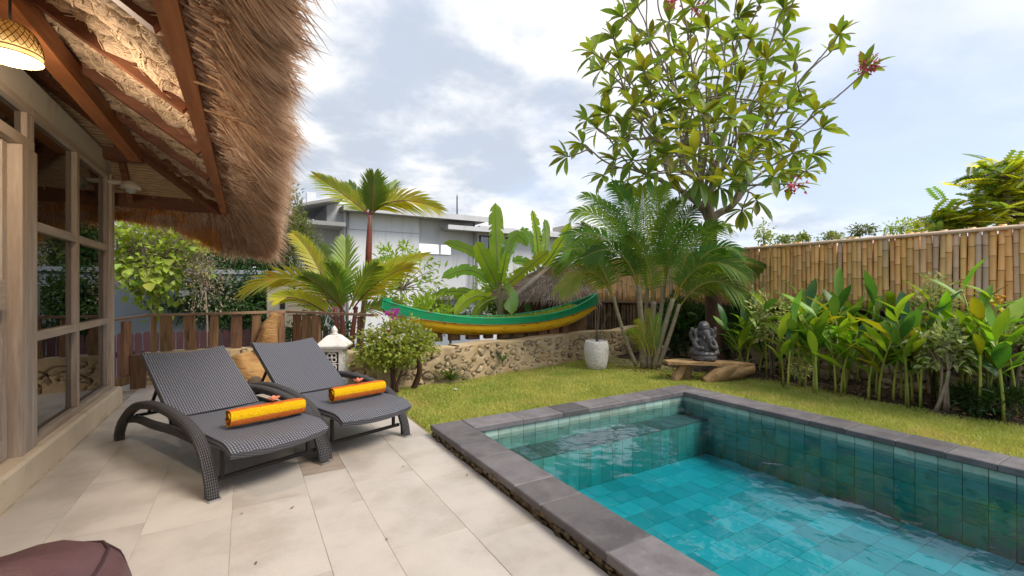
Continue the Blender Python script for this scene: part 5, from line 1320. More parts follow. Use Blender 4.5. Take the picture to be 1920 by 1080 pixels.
def grow(p, din, tl, r_, depth):
    if len(tl) == 1 or depth > 7:
        for t in tl:
            c = p + din * ((t - p).length * 0.45); t2 = t - Vector((0, 0, 0.0)); pts = bez(p, c, t2, 5)
            pts[-2] = pts[-2] + Vector((0, 0, -.02)); leaders.append((t2, (pts[-1] - pts[-3]).normalized()))
            twigs.tube(pts, list(np.linspace(max(.014, r_ * .8), .013, 6)), 6, cap=False)
        return
    k = 2 if len(tl) < 5 else 3
    if depth == 0: k = 5
    cs = random.sample(tl, k)
    for it in range(5):
        g_ = [[] for _ in range(k)]
        for t in tl: g_[min(range(k), key=lambda i: ((t - p).normalized() - (cs[i] - p).normalized()).length)].append(t)
        cs = [sum(q, Vector()) / len(q) if q else random.choice(tl) for q in g_]
    for q, c in zip(g_, cs):
        if not q: continue
        near = min((t - p).length for t in q); f = min(0.55, max(.22, near / (c - p).length * .6))
        node = p.lerp(c, f * (0.75 if depth == 0 else 1)) + Vector((random.uniform(-.06, .06), random.uniform(-.06, .06), random.uniform(-.02, .10)))
        rr = max(.016, r_ * (len(q) / len(tl)) ** 0.42); ctl = p + din * ((node - p).length * .45); pts = bez(p, ctl, node, 5); pts = [v + Vector((random.uniform(-.012, .012),) * 3) for v in pts]; pts[0] = p
        if depth < 2:
            b = MB(); b.tube(pts, list(np.linspace(rr * 1.1, rr * .85, 6)), 9); part('limb', b, M['bark'], ft)
        else: twigs.tube(pts, list(np.linspace(rr, rr * .85, 6)), 7, cap=False)
        grow(node, (pts[-1] - pts[-2]).normalized(), q, rr * .85, depth + 1)
grow(fork, Vector((0, 0, 1)), tips, .155, 0)
part('twigs', twigs, M['bark'], ft, kind='stuff')
fl_m = [blade_mesh('leaf', 0.35 + .025 * i, 0.115, 0.15 + .13 * i, 0.28, M['frangi'] if i < 3 else M['frangi2'], 5, 0.58) for i in range(5)]
allv = []
for t, d in leaders:
    n_ = random.randint(10, 15); upd = (d + Vector((0, 0, .5))).normalized(); x = upd.orthogonal().normalized(); yv = upd.cross(x)
    for k in range(n_):
        a = k * 2.4 + random.uniform(-.3, .3); el = R(random.uniform(10, 68)) if k < n_ * .82 else R(random.uniform(-30, 10))
        dr = (x * math.cos(a) + yv * math.sin(a)) * math.cos(el) + upd * math.sin(el)
        allv.append((t - upd * random.uniform(0, .06), dr, random.uniform(.7, 1.15), random.uniform(-.3, .3)))
allv.sort(key=lambda q: (q[0] - cam.location).length)
for q in allv[:300]:
    place_leaf('leaf', random.choice(fl_m), ft, q[0], q[1], q[3], q[2])
def bake(leaves, mesh, o, root_loc):
    nv_ = len(mesh.vertices); co = np.empty(nv_ * 3); mesh.vertices.foreach_get('co', co); co = co.reshape(-1, 3)
    fs = np.array([tuple(p.vertices) for p in mesh.polygons]); VV = []; FF = []
    for i, (p, d, sc, rl) in enumerate(leaves):
        m = np.array(orient(d, rl)); VV.append(co * sc @ m.T + np.array(p) - np.array(root_loc)); FF.append(fs + i * nv_)
    return np.concatenate(VV), np.concatenate(FF)
rest = allv[300:]; 
for i in range(5):
    sub = rest[i::5]; V, F = bake(sub, fl_m[i], None, ft.location)
    link('leaves', npmesh('leaves', V, F, fl_m[i].materials[0]), ft, kind='stuff')
for (px, py, d_, n_) in ((1630, 122, -.6, 90), (1487, 350, -.7, 40), (1260, 4, 0, 40), (1312, 16, -.1, 40)):
    c0 = P(px, py, D + d_); pos = np.array([tuple(c0)] * n_) + rs.normal(0, .065, (n_, 3)); V, F = leafcloud(pos, rs.normal(0, 1, (n_, 3)), .075, .05); npart('flower_cluster', V, F, M['pinkflower'], ft, None, 'stuff')

# ---- banana plants
def banana(root, pts, w, m, seed=0, torn=True, tip=None):
    rng = random.Random(seed); a, c, t = pts; sp = bez(a, c, t, 16); mb = MB(); mb.tube(sp, list(np.linspace(.022, .006, 17)), 6, mi=1, cap=False)
    L0 = .12; rows = []
    for i in range(17):
        f = i / 16; k = max(0, (f - L0) / (1 - L0)); ww = w * .5 * (min(1, (k / .12)) ** .6 if k < .12 else 1) * (max(0, 1 - ((k - .7) / .3) ** 2) ** .5 if k > .7 else 1) if f >= L0 else 0
        d = (sp[min(i + 1, 16)] - sp[max(0, i - 1)]).normalized(); s_ = d.cross(Vector((0, 0, 1)))
        vw = Vector((.509, .861, 0)); s_ = (s_.normalized() * .5 + d.cross(vw).normalized() * .75) if s_.length > .1 else d.cross(vw)
        if s_.dot(d.cross(vw)) < 0: s_ = -s_
        s_.normalize(); u = s_.cross(d); rows.append((sp[i], s_, u, ww))
    for i in range(2, 16):
        p0, s0, u0, w0 = rows[i]; p1, s1, u1, w1 = rows[i + 1]
        for sd in (-1, 1):
            dz0 = rng.uniform(-.02, .02); cut = torn and rng.random() < .30
            e0 = p0 + s0 * sd * w0 + u0 * (.25 * w0 + dz0) + Vector((0, 0, -.12 * w0)); e1 = p1 + s1 * sd * w1 + u1 * (.25 * w1 + rng.uniform(-.02, .02)) + Vector((0, 0, -.12 * w1))
            if cut: e1 = e1.lerp(e0, .35) + Vector((0, 0, -.03))
            m0 = p0 + s0 * sd * w0 * .5 + u0 * .08 * w0; m1 = p1 + s1 * sd * w1 * .5 + u1 * .08 * w1
            mb.add([p0, m0, e0, p1, m1, e1], [(0, 1, 4, 3), (1, 2, 5, 4)], 0, True)
    return part('leaf', mb, [m, M['midrib']], root)
D = 9.2
bn1 = thing('banana_plant', 'bright green banana plant with broad leaves behind the middle of the boat', 'banana plant', tuple(P(938, 640, D).xy) + (-0.3,))
b = MB(); b.tube([P(940, 690, D), P(939, 600, D), P(936, 520, D)], [.10, .085, .05], 10); part('stem', b, M['banstem'], bn1)
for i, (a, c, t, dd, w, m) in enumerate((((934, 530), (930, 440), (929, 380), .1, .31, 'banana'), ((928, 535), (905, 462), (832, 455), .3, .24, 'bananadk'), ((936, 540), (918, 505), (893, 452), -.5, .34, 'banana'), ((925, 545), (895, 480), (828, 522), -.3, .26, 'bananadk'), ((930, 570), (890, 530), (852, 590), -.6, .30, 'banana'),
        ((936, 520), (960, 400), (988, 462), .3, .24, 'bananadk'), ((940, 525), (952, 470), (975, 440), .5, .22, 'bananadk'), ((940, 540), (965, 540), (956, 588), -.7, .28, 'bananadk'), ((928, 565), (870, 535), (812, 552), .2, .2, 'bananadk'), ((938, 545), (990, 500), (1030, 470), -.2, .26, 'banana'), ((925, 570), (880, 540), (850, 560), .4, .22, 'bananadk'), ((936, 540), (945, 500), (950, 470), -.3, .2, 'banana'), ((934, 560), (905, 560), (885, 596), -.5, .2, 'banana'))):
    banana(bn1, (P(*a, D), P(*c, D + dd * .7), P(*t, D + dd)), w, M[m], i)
D = 10.2
bn2 = thing('banana_plant', 'taller banana plant with upright leaf standing beside the thatched hut', 'banana plant', tuple(P(1012, 640, D).xy) + (-0.3,))
b = MB(); b.tube([P(1012, 690, D), P(1012, 580, D), P(1010, 500, D)], [.10, .085, .05], 10); part('stem', b, M['banstem'], bn2)
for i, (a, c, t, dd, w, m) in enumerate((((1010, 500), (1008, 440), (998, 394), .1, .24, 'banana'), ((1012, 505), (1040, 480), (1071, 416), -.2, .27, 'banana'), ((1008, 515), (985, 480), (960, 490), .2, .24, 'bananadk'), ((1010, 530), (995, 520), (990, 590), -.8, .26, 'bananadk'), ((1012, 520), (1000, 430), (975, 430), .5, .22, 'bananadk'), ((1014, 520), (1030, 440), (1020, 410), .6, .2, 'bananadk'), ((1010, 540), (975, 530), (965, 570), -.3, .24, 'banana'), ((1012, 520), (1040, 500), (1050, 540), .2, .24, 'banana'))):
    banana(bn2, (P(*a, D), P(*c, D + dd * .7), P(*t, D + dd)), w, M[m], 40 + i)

# ---- ginger / heliconia row
gl = [blade_mesh('leaf', L_, w_, dr_, fo_, M[m_], 6, pk_, wave=wv_) for L_, w_, dr_, fo_, m_, pk_, wv_ in ((.50, .125, .25, .2, 'ginger', .5, .004), (.58, .115, .5, .35, 'ginger', .45, .008), (.40, .10, .9, .5, 'ginger', .5, .01), (.52, .14, .4, .15, 'ginger_d', .5, .004), (.46, .10, .8, .6, 'ginger_y', .5, .012))]
random.seed(91)
def gingers(px, depth, nst, h, label, mix=(5, 5, 5, 3, 1), spread=.22, flowers=0, lean=0.0):
    base = G(px, 544 + HC * 845 / depth); base.z = 0.0
    t = thing('ginger_plant', label, 'plant', (base.x, base.y, 0.0), 0, 'ginger plants along the bamboo fence')
    for s_ in range(max(3, nst - 1)):
        b0 = Vector((random.uniform(-spread, spread), random.uniform(-spread, spread), 0.0)); hh = .93 * h * random.uniform(.66, 1.04); tilt = Vector((random.uniform(-.32, .30) + lean, random.uniform(-.32, .32), 0)) * hh
        pts = bez(b0, b0 + Vector((0, 0, hh * .55)), b0 + tilt + Vector((0, 0, hh)), 6); mb = MB(); mb.tube(pts, list(np.linspace(.016, .007, 7)), 6); link('stem', mb.mesh('stem', M['gstem']), t)
        n_ = random.randint(5, 7); a0 = random.uniform(0, PI)
        for k in range(n_):
            f = .42 + .58 * k / (n_ - 1); kk = f * 6; q = int(min(5, kk)); p = pts[q].lerp(pts[q + 1], kk - q); a = a0 + PI * (k % 2) + random.uniform(-.5, .5); el = R(random.uniform(34, 68) + 14 * (k == n_ - 1))
            d = Vector((math.cos(a) * math.cos(el), math.sin(a) * math.cos(el), math.sin(el)))
            me = random.choices(gl, mix)[0]; o = link('leaf', me, t); m = orient(d, random.uniform(-.4, .4)).to_4x4(); m.translation = p; sc = random.uniform(.75, 1.15) * (0.85 if k == 0 else 1); o.matrix_local = m @ Matrix.Diagonal((sc, sc, sc, 1))
        if s_ < flowers:
            fm = MB()
            for k in range(8):
                a = k * 1.9; fm.ell(pts[-1] + Vector((.03 * math.cos(a), .03 * math.sin(a), .03 + k * .013)), (.028, .014, .012), 6, 4, rot=Matrix.Rotation(a, 3, 'Z'))
            link('flower', fm.mesh('flower', M['bract']), t)
    return t
gingers(1392, 7.45, 3, .80, 'small ginger plant with one bright upright leaf just right of the statue', flowers=0, spread=.12)
gingers(1425, 7.55, 5, 1.0, 'dark leaved ginger clump behind the right end of the log bench', (3, 3, 3, 7, 0))
gingers(1465, 6.85, 6, 1.25, 'dense dark ginger clump with arching leaves right of the log bench', (3, 4, 3, 6, 1), flowers=1)
gingers(1500, 6.1, 6, 1.12, 'ginger clump with drooping torn leaves over the lawn edge', (5, 5, 4, 3, 2), .26)
gingers(1525, 6.9, 6, 1.35, 'tall ginger clump with orange bracts second along from the statue', (5, 5, 5, 3, 1), flowers=1)
gingers(1555, 5.85, 6, 1.08, 'light green ginger clump in the middle of the bed front', (6, 6, 4, 2, 1), .24)
gingers(1590, 6.5, 6, 1.3, 'ginger clump with yellow flower heads before the bamboo', (5, 5, 5, 2, 1), flowers=1)
gingers(1618, 5.75, 5, 1.10, 'ginger clump with one long leaf reaching over the lawn', (6, 6, 4, 2, 1), .22)
gingers(1650, 5.55, 5, 0.95, 'short stemmed ginger clump with fading lower leaves', (5, 4, 4, 2, 3), .2)
gingers(1660, 6.3, 5, 1.25, 'ginger clump with upright leaves against the fence rail', (6, 5, 4, 4, 1))
gingers(1690, 5.25, 3, 1.05, 'sparse ginger with a single dark paddle leaf', (2, 2, 2, 7, 1), .14)
gingers(1732, 5.2, 3, 0.9, 'sparse leaning ginger with yellowed leaves', (2, 2, 2, 1, 6), .14, lean=.12)
gingers(1785, 5.15, 4, 1.3, 'ginger behind the pale variegated shrub with orange bracts', (5, 5, 4, 2, 2), .18, flowers=2)
gingers(1835, 5.05, 5, 1.42, 'tallest ginger clump with broad bright upright leaves', (8, 6, 4, 1, 2), .18)
gingers(1890, 4.7, 4, 1.2, 'ginger clump with yellow stems at the right edge of the bed', (5, 5, 3, 1, 3), .18)
gingers(1940, 4.6, 5, 0.95, 'rightmost ginger clump partly outside the view', (6, 5, 4, 2, 1), .2)
gingers(1850, 6.0, 5, 1.05, 'ginger clump against the fence behind the tallest one', (4, 4, 4, 5, 1), .2)
gingers(1740, 6.2, 5, 1.0, 'shaded ginger clump low against the dark footing wall', (3, 3, 3, 6, 1), .24)

def shrub(name, label, cat, c, rad, n, L_, W_, m, stems=5, base_z=0.0, group=None, m2=None, n2=0, m3=None, n3=0, bark='twig', clumps=26, blossoms_up=True, L2=.03):
    """leafy shrub: leaves gathered in clumps at the ends of thin branching stems, gaps between"""
    c = Vector(c); t = thing(name, label, cat, (c.x, c.y, base_z), 0, group); cl = []
    for k in range(clumps):
        d = Vector(rs.normal(size=3)).normalized(); r_ = rs.uniform(.45, 1.0); cl.append(c + Vector((d.x * rad[0], d.y * rad[1], d.z * rad[2])) * r_)
    b = MB(); b0 = Vector((c.x, c.y, base_z)); hub = [b0.lerp(c, .65) + Vector((random.uniform(-.3, .3) * rad[0], random.uniform(-.3, .3) * rad[1], 0)) for _ in range(stems)]
    for h in hub: b.tube(bez(b0 + Vector((random.uniform(-.05, .05), random.uniform(-.05, .05), 0)), b0.lerp(h, .5) + Vector((0, 0, .05)), h, 5), list(np.linspace(.022, .012, 6)), 6)
    for q in cl:
        h = min(hub, key=lambda v: (v - q).length); b.tube(bez(h, h.lerp(q, .5) + Vector((0, 0, .06)), q, 4), list(np.linspace(.011, .004, 5)), 5, cap=False)
    part('stems', b, M[bark], t, kind='stuff')
    k = rs.randint(0, len(cl), n); cen = np.array([tuple(v) for v in cl])[k] + rs.normal(0, 1, (n, 3)) * np.array(rad) * .22; d = (cen - np.array(c)) / np.array(rad) + rs.normal(0, .6, (n, 3)) + np.array([0, 0, .25])
    V, F = leafcloud(cen, d, rs.uniform(.7, 1.2, n) * L_, rs.uniform(.8, 1.15, n) * W_); npart('leaves', V, F, m, t, None, 'stuff')
    for mm, nn, nm in ((m2, n2, 'flowers'), (m3, n3, 'blossom')):
        if mm is None: continue
        if nm == 'flowers': kk = [i for i in range(len(cl)) if cl[i].z > c.z + .1 * rad[2]] or [0]
        else: kk = [rs.randint(len(cl)) for _ in range(4)]
        ii = rs.choice(kk, nn); cen = np.array([tuple(v) for v in cl])[ii] + rs.normal(0, 1, (nn, 3)) * np.array(rad) * .14 + np.array([0, 0, .1 * rad[2]]); V, F = leafcloud(cen, rs.normal(0, 1, (nn, 3)) + np.array([0, 0, .6]), L2, L2 * .8, .3); npart(nm, V, F, mm, t, None, 'stuff')
    return t
shrub('variegated_shrub', 'pale variegated shrub left of the ginger row near the tree', 'shrub', G(1445, 544 + HC * 845 / 6.9) + Vector((0, 0, .95)), (.26, .26, .40), 420, .10, .04, M['varieg'], group='variegated shrubs in the bed')
shrub('variegated_shrub', 'tall variegated shrub reaching above the ginger before the bamboo', 'shrub', G(1752, 544 + HC * 845 / 5.5) + Vector((0, 0, 1.15)), (.22, .22, .40), 430, .10, .04, M['varieg'], group='variegated shrubs in the bed')
shrub('variegated_shrub', 'low cream and green variegated shrub at the bed front', 'shrub', G(1768, 544 + HC * 845 / 5.0) + Vector((0, 0, .72)), (.24, .22, .22), 360, .115, .045, M['varieg'], group='variegated shrubs in the bed', bark='bark')
shrub('variegated_shrub', 'variegated shrub with seed clusters at the right edge of the bed', 'shrub', G(1895, 544 + HC * 845 / 5.2) + Vector((0, 0, .95)), (.38, .28, .24), 520, .09, .035, M['varieg'], group='variegated shrubs in the bed')
shrub('variegated_shrub', 'small whitish shrub low between bench and ginger stems', 'shrub', G(1500, 544 + HC * 845 / 6.3) + Vector((0, 0, .30)), (.16, .16, .16), 150, .09, .035, M['varieg'], group='variegated shrubs in the bed', stems=3, clumps=10)
shrub('fern_shrub', 'low dark feathery plant at the lawn edge below the tallest ginger', 'shrub', G(1828, 544 + HC * 845 / 4.95) + Vector((0, 0, .17)), (.24, .2, .15), 520, .12, .018, M['fern'], group='dark feathery ground plants')
shrub('fern_shrub', 'low dark feathery plant in the right corner of the bed', 'shrub', G(1885, 544 + HC * 845 / 4.75) + Vector((0, 0, .17)), (.25, .2, .15), 520, .12, .018, M['fern'], group='dark feathery ground plants')
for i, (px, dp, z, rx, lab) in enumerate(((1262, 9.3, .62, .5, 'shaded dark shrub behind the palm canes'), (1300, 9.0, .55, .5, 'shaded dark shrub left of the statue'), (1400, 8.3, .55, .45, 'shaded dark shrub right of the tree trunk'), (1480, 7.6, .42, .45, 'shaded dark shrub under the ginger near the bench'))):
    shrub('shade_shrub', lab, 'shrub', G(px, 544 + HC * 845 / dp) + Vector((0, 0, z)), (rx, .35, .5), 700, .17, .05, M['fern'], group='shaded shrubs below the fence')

# bougainvillea bush, strap-leaf plant, little lily
fb = P(742, 640, 5.95); shrub('flowering_bush', 'rounded bougainvillea bush with cream and magenta bracts beside the stone lantern', 'bush', fb, (.48, .38, .27), 4600, .060, .042, M['bush'], 4, 0.0, None, M['bushw'], 520, M['redbract'], 22, clumps=60, bark='darkbark', L2=.045)
mg = thing('bougainvillea_sprig', 'single magenta bougainvillea head on top of the round bush', 'flower', tuple(P(737, 592, 5.85)))
b = MB(); b.tube([P(737, 604, 5.87), P(737, 590, 5.85)], .004, 5); part('stalk', b, M['twig'], mg)
pos = np.array([tuple(P(737, 588, 5.85))] * 60) + rs.normal(0, 1, (60, 3)) * np.array([.045, .04, .028]); V, F = leafcloud(pos, rs.normal(0, 1, (60, 3)), .045, .035, .3); npart('bracts', V, F, M['magenta'], mg)
tw_ = thing('twisted_stem', 'dark twisted bougainvillea trunk against the rubble wall', 'plant', tuple(G(778, 726).xy) + (0,))
b = MB(); b.tube(smooth_path([G(776, 728), P(786, 700, 6.15), P(784, 678, 6.1), P(768, 662, 6.0), P(750, 655, 5.95)], 5), list(np.linspace(.045, .022, 21)), 8); part('trunk', b, M['darkbark'], tw_)
for e_ in ((700, 655), (720, 648), (755, 640), (790, 645), (735, 660), (770, 640)):
    b = MB(); b.tube(bez(P(768, 662, 6.0), P((768 + e_[0]) / 2, 668, 5.9), P(*e_, 5.85), 6), list(np.linspace(.016, .007, 7)), 6); part('branch', b, M['darkbark'], tw_)
def strap(name, label, base, n_, L_, w, m, seed, up=(20, 65)):
    rng = random.Random(seed); t = thing(name, label, 'plant', tuple(base))
    for k in range(n_):
        a = k * 2.399 + rng.uniform(-.2, .2); el = R(rng.uniform(*up)); l_ = L_ * rng.uniform(.75, 1.1); d = Vector((math.cos(a) * math.cos(el), math.sin(a) * math.cos(el), math.sin(el)))
        me = blade_mesh('leaf', l_, w, .7, .3, m, 7, .35); o = link('leaf', me, t); mm = orient(d, rng.uniform(-.3, .3)).to_4x4(); o.matrix_local = mm
    return t
strap('spider_lily', 'dark strap leaved lily at the foot of the rubble wall', G(845, 716) + Vector((0, 0, .02)), 26, .36, .035, M['agave'], 3)
strap('spider_lily', 'small tuft of strap leaves on the rubble wall face below the boat', Vector((3.55, 6.28, .20)), 14, .26, .03, M['agave'], 6, (30, 80))
strap('spider_lily', 'little leafy tuft on the deck edge by the twisted trunk', G(808, 705) + Vector((0, 0, .02)), 10, .22, .04, M['agave'], 8)
lt_ = MB(); random.seed(17)
npos = []
for k in range(900):
    y = random.uniform(.6, 6.2); x = random.uniform(6.62, 7.6) if y < 4.4 else random.uniform(5.4, 7.5)
    npos.append((x, y, .03 + .03 * random.random()))
V, F = leafcloud(np.array(npos), rs.normal(0, 1, (900, 3)) * np.array([1, 1, .25]), rs.uniform(.03, .10, 900), rs.uniform(.01, .035, 900)); q = npart('leaf_litter', V, F, M['leaflitter'], None, None, 'stuff'); tag(q, 'dry brown leaf litter on the planting bed soil', 'leaf litter', kind='stuff')

# ================================================================== BEYOND THE GARDEN
# picket fence
pf = thing('picket_fence', 'maroon painted picket fence beyond the wooden railing', 'fence', (-1.5, 10.5, -1.2))
pk = MB(); pk.add([(-.052, -.012, 0), (.052, -.012, 0), (.052, -.012, 1.74), (0.03, -.012, 1.78), (-.03, -.012, 1.78), (-.052, -.012, 1.74), (-.052, .012, 0), (.052, .012, 0), (.052, .012, 1.74), (.03, .012, 1.78), (-.03, .012, 1.78), (-.052, .012, 1.74)],
       [(0, 1, 2, 3, 4, 5), (11, 10, 9, 8, 7, 6), (0, 6, 7, 1), (1, 7, 8, 2), (2, 8, 9, 3), (3, 9, 10, 4), (4, 10, 11, 5), (5, 11, 6, 0)])
pkm = pk.mesh('picket', M['picket']); x = -4.6; random.seed(19)
while x < 1.6:
    o = link('picket', pkm, pf); o.location = (x + 1.5, random.uniform(-.004, .004), random.uniform(-.012, .012)); x += .122
for z in (.45, 1.35):
    b = MB(); b.box((-4.7, 10.515, z - 1.2), (1.65, 10.555, z - 1.11)); part('rail', b, M['picket'], pf)
# grey garden wall + building behind it, pillar
gw = thing('garden_wall', 'blue grey rendered wall behind the maroon picket fence', 'wall', (-2.5, 13.2, -1.2))
b = MB(); b.box((-9, 13.2, -1.2), (1.6, 13.45, 1.75)); part('wall_panel', b, M['greywall'], gw)
b = MB(); b.box((-9, 13.15, 1.752), (1.6, 13.5, 1.85)); part('wall_cap', b, M['greywall'], gw)
b = MB(); q = AY(345, 545, 13.15); b.box((q.x - .10, 13.15, 1.2), (q.x + .1, 13.198, 1.34)); part('wall_plate', b, M['housewhite'], gw)
gb = thing('neighbour_house', 'pale grey house wall seen through the trees at far left', 'house', (-5, 17, -1.2))
b = MB(); b.box((-12, 17, -1.2), (0.2, 21, 4.2)); part('wall', b, M['housegrey'], gb); b = MB(); b.box((-12.3, 16.6, 4.201), (0.6, 21.3, 4.4)); part('roof_slab', b, M['roofslab'], gb)
for x in (-3.2, -6.0):
    w = bx('window', (x, 16.95, 1.4), (x + 1.2, 16.998, 2.9), M['darkframe'], gb); bx('pane', (x + .08, 16.93, 1.48), (x + 1.12, 16.948, 2.82), M['pane'], w, 0)
pi_ = thing('gate_pillar', 'beige block gate pillar with a dark niche beyond the railing', 'pillar', tuple(P(540, 560, 9.9).xy) + (-1.2,))
c0 = P(522, 560, 9.9); 
b = MB(); b.box((c0.x - .22, c0.y - .2, -1.2), (c0.x + .17, c0.y + .2, 1.43)); b.box((c0.x + .18, c0.y - .12, -1.2), (c0.x + .72, c0.y + .2, 1.36)); part('pillar_block', b, M['pillar'], pi_)
b = MB(); b.box((c0.x + .02, c0.y - .215, .95), (c0.x + .12, c0.y - .202, 1.16)); part('niche', b, M['darkframe'], pi_)
for zz in (1.22, 1.0, .8): 
    b = MB(); b.box((c0.x + .185, c0.y - .126, zz), (c0.x + .715, c0.y - .121, zz + .008)); part('block_joint', b, M['darkframe'], pi_)

# white modern house
hs = thing('modern_house', 'white and grey flat roofed modern house beyond the garden', 'house', (6.5, 19.5, -1.2))
def hb_(nm, lo, hi, m, root=hs): 
    b = MB(); b.box(lo, hi); return part(nm, b, m, root)
hb_('wall', (1.55, 19.6, -1.2), (3.42, 23, 4.0), M['housegrey'])                    # left recessed volume
hb_('wall', (3.34, 18.6, -1.2), (6.39, 24, 4.42), M['housewhite'])                  # main white panel
hb_('wall', (6.392, 18.75, -1.2), (9.12, 24, 4.42), M['housegrey'])                   # grey part with window strip
hb_('wall', (9.122, 18.5, -1.2), (16.5, 24, 3.98), M['housegrey'])                   # right wing
hb_('wall', (2.75, 18.9, 3.9), (3.338, 22.8, 4.80), M['housegrey'])
hb_('roof_slab', (1.45, 18.0, 3.78), (3.30, 19.598, 3.93), M['roofslab'])
b = MB(); b.add([(1.6, 17.9, 4.36), (3.2, 17.9, 4.80), (3.2, 23, 4.80), (1.6, 23, 4.36), (1.6, 17.9, 4.46), (3.2, 17.9, 4.92), (3.2, 23, 4.92), (1.6, 23, 4.46)], [(3, 2, 1, 0), (4, 5, 6, 7), (0, 1, 5, 4), (1, 2, 6, 5), (2, 3, 7, 6), (3, 0, 4, 7)]); part('roof_slab', b, M['roofslab'], hs)
hb_('roof_slab', (3.202, 17.95, 4.421), (9.35, 24.2, 4.60), M['roofslab'])
hb_('roof_fascia', (3.202, 17.90, 4.39), (9.38, 17.948, 4.62), M['housegrey'])
hb_('roof_slab', (7.45, 17.9, 3.981), (17.0, 24.2, 4.12), M['roofslab'])
hb_('roof_fascia', (7.42, 17.85, 3.95), (17.0, 17.898, 4.14), M['housegrey'])
hb_('roof_upstand', (9.6, 19.2, 4.121), (16.8, 23.5, 4.42), M['housegrey'])
hb_('chimney', (14.4, 19.0, 4.421), (15.4, 20.0, 4.75), M['pillar'])
hb_('water_tank', (2.15, 20.0, 4.921), (2.5, 20.4, 5.35), M['housewhite'])
w = hb_('window', (6.41, 18.70, 2.92), (7.90, 18.748, 3.36), M['housewhite'])
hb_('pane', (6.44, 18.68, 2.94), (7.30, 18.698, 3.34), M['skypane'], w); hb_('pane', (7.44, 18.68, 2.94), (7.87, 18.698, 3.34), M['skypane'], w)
for x0, x1 in ((9.2, 9.7), (9.75, 10.2), (10.6, 11.0), (12.2, 12.6)):
    w = hb_('window', (x0, 18.46, 3.2), (x1, 18.498, 3.85), M['darkframe']); hb_('pane', (x0 + .06, 18.44, 3.26), (x1 - .06, 18.458, 3.79), M['pane'], w)
hb_('ledge', (6.40, 18.0, .95), (11.5, 18.49, 1.10), M['roofslab'])
hb_('wall', (6.42, 18.2, -1.2), (9.10, 18.70, .948), M['greywall'])
for xx in (8.95, 3.46):
    b = MB(); b.tube([(xx, 18.52, -1.2), (xx, 18.52, 4.40)], .05, 8); part('drain_pipe', b, M['roofslab'], hs)
for zz in (1.9, 3.75): hb_('render_joint', (3.36, 18.592, zz), (6.37, 18.599, zz + .02), M['roofslab'])
an = thing('antenna_pole', 'thin dark pole standing on the white house roof', 'pole', tuple(AY(857, 404, 18.6).xy) + (4.60,))
b = MB(); b.tube([(0, 0, 0), (0, 0, .95)], .028, 6); part('pole', b, M['darkframe'], an, world=False); b = MB(); b.tube([(0, 0, .95), (0, 0, 1.05)], .012, 5); part('pole_tip', b, M['darkframe'], an, world=False)
b = MB(); b.lathe([(.12, 0), (.12, .05)], 10); part('base', b, M['housewhite'], an, world=False)

# thatched hut behind the boat
ap = AY(1058, 494, 8.55); ev = [AY(966, 558, 7.7), AY(1122, 560, 7.7), AY(1122, 560, 7.7) + Vector((.1, 1.7, 0)), AY(966, 558, 7.7) + Vector((.1, 1.7, 0))]; r1, r2 = ap + Vector((-.25, 0, 0)), ap + Vector((.40, 0, 0))
ht = thing('thatched_hut', 'small hut with old drooping thatch behind the right end of the boat', 'hut', (7.0, 9.2, -1.2))
b = MB(); b.box((ev[0].x + .35, 8.0, -1.2), (ev[1].x - .12, 9.1, 1.12)); part('wall', b, M['hutwall'], ht)
b = MB(); b.add([*ev, r1, r2], [(0, 1, 5, 4), (1, 2, 5), (2, 3, 4, 5), (3, 0, 4), (3, 2, 1, 0)]); hr = part('roof', b, M['hutroof'], ht)
cen = []; dr = []
for k in range(5200):
    f = random.choice((0, 0, 0, 1, 3)); q = [(ev[0], ev[1], r2, r1), (ev[1], ev[2], r2, r2), None, (ev[3], ev[0], r1, r1)][f]; u, v = random.random(), random.random() ** .9
    p = q[0].lerp(q[1], u).lerp(q[3].lerp(q[2], u), v); dn_ = (q[0].lerp(q[1], u) - q[3].lerp(q[2], u)).normalized(); cen.append(tuple(p + Vector((0, 0, .02)))); dr.append(tuple(dn_ + Vector((random.gauss(0, .12), random.gauss(0, .12), -.15 if v < .1 else .02))))
V, F = leafcloud(np.array(cen), np.array(dr), rs.uniform(.18, .42, len(cen)), .016, .15); npart('thatch_straw', V, F, M['hutroof'], ht, None, 'stuff')
b = MB(); b.tube([ev[0] + Vector((0, 0, .03)), r1 + Vector((0, 0, .04))], .05, 6); part('ridge_pole', b, M['hutroof'], ht)

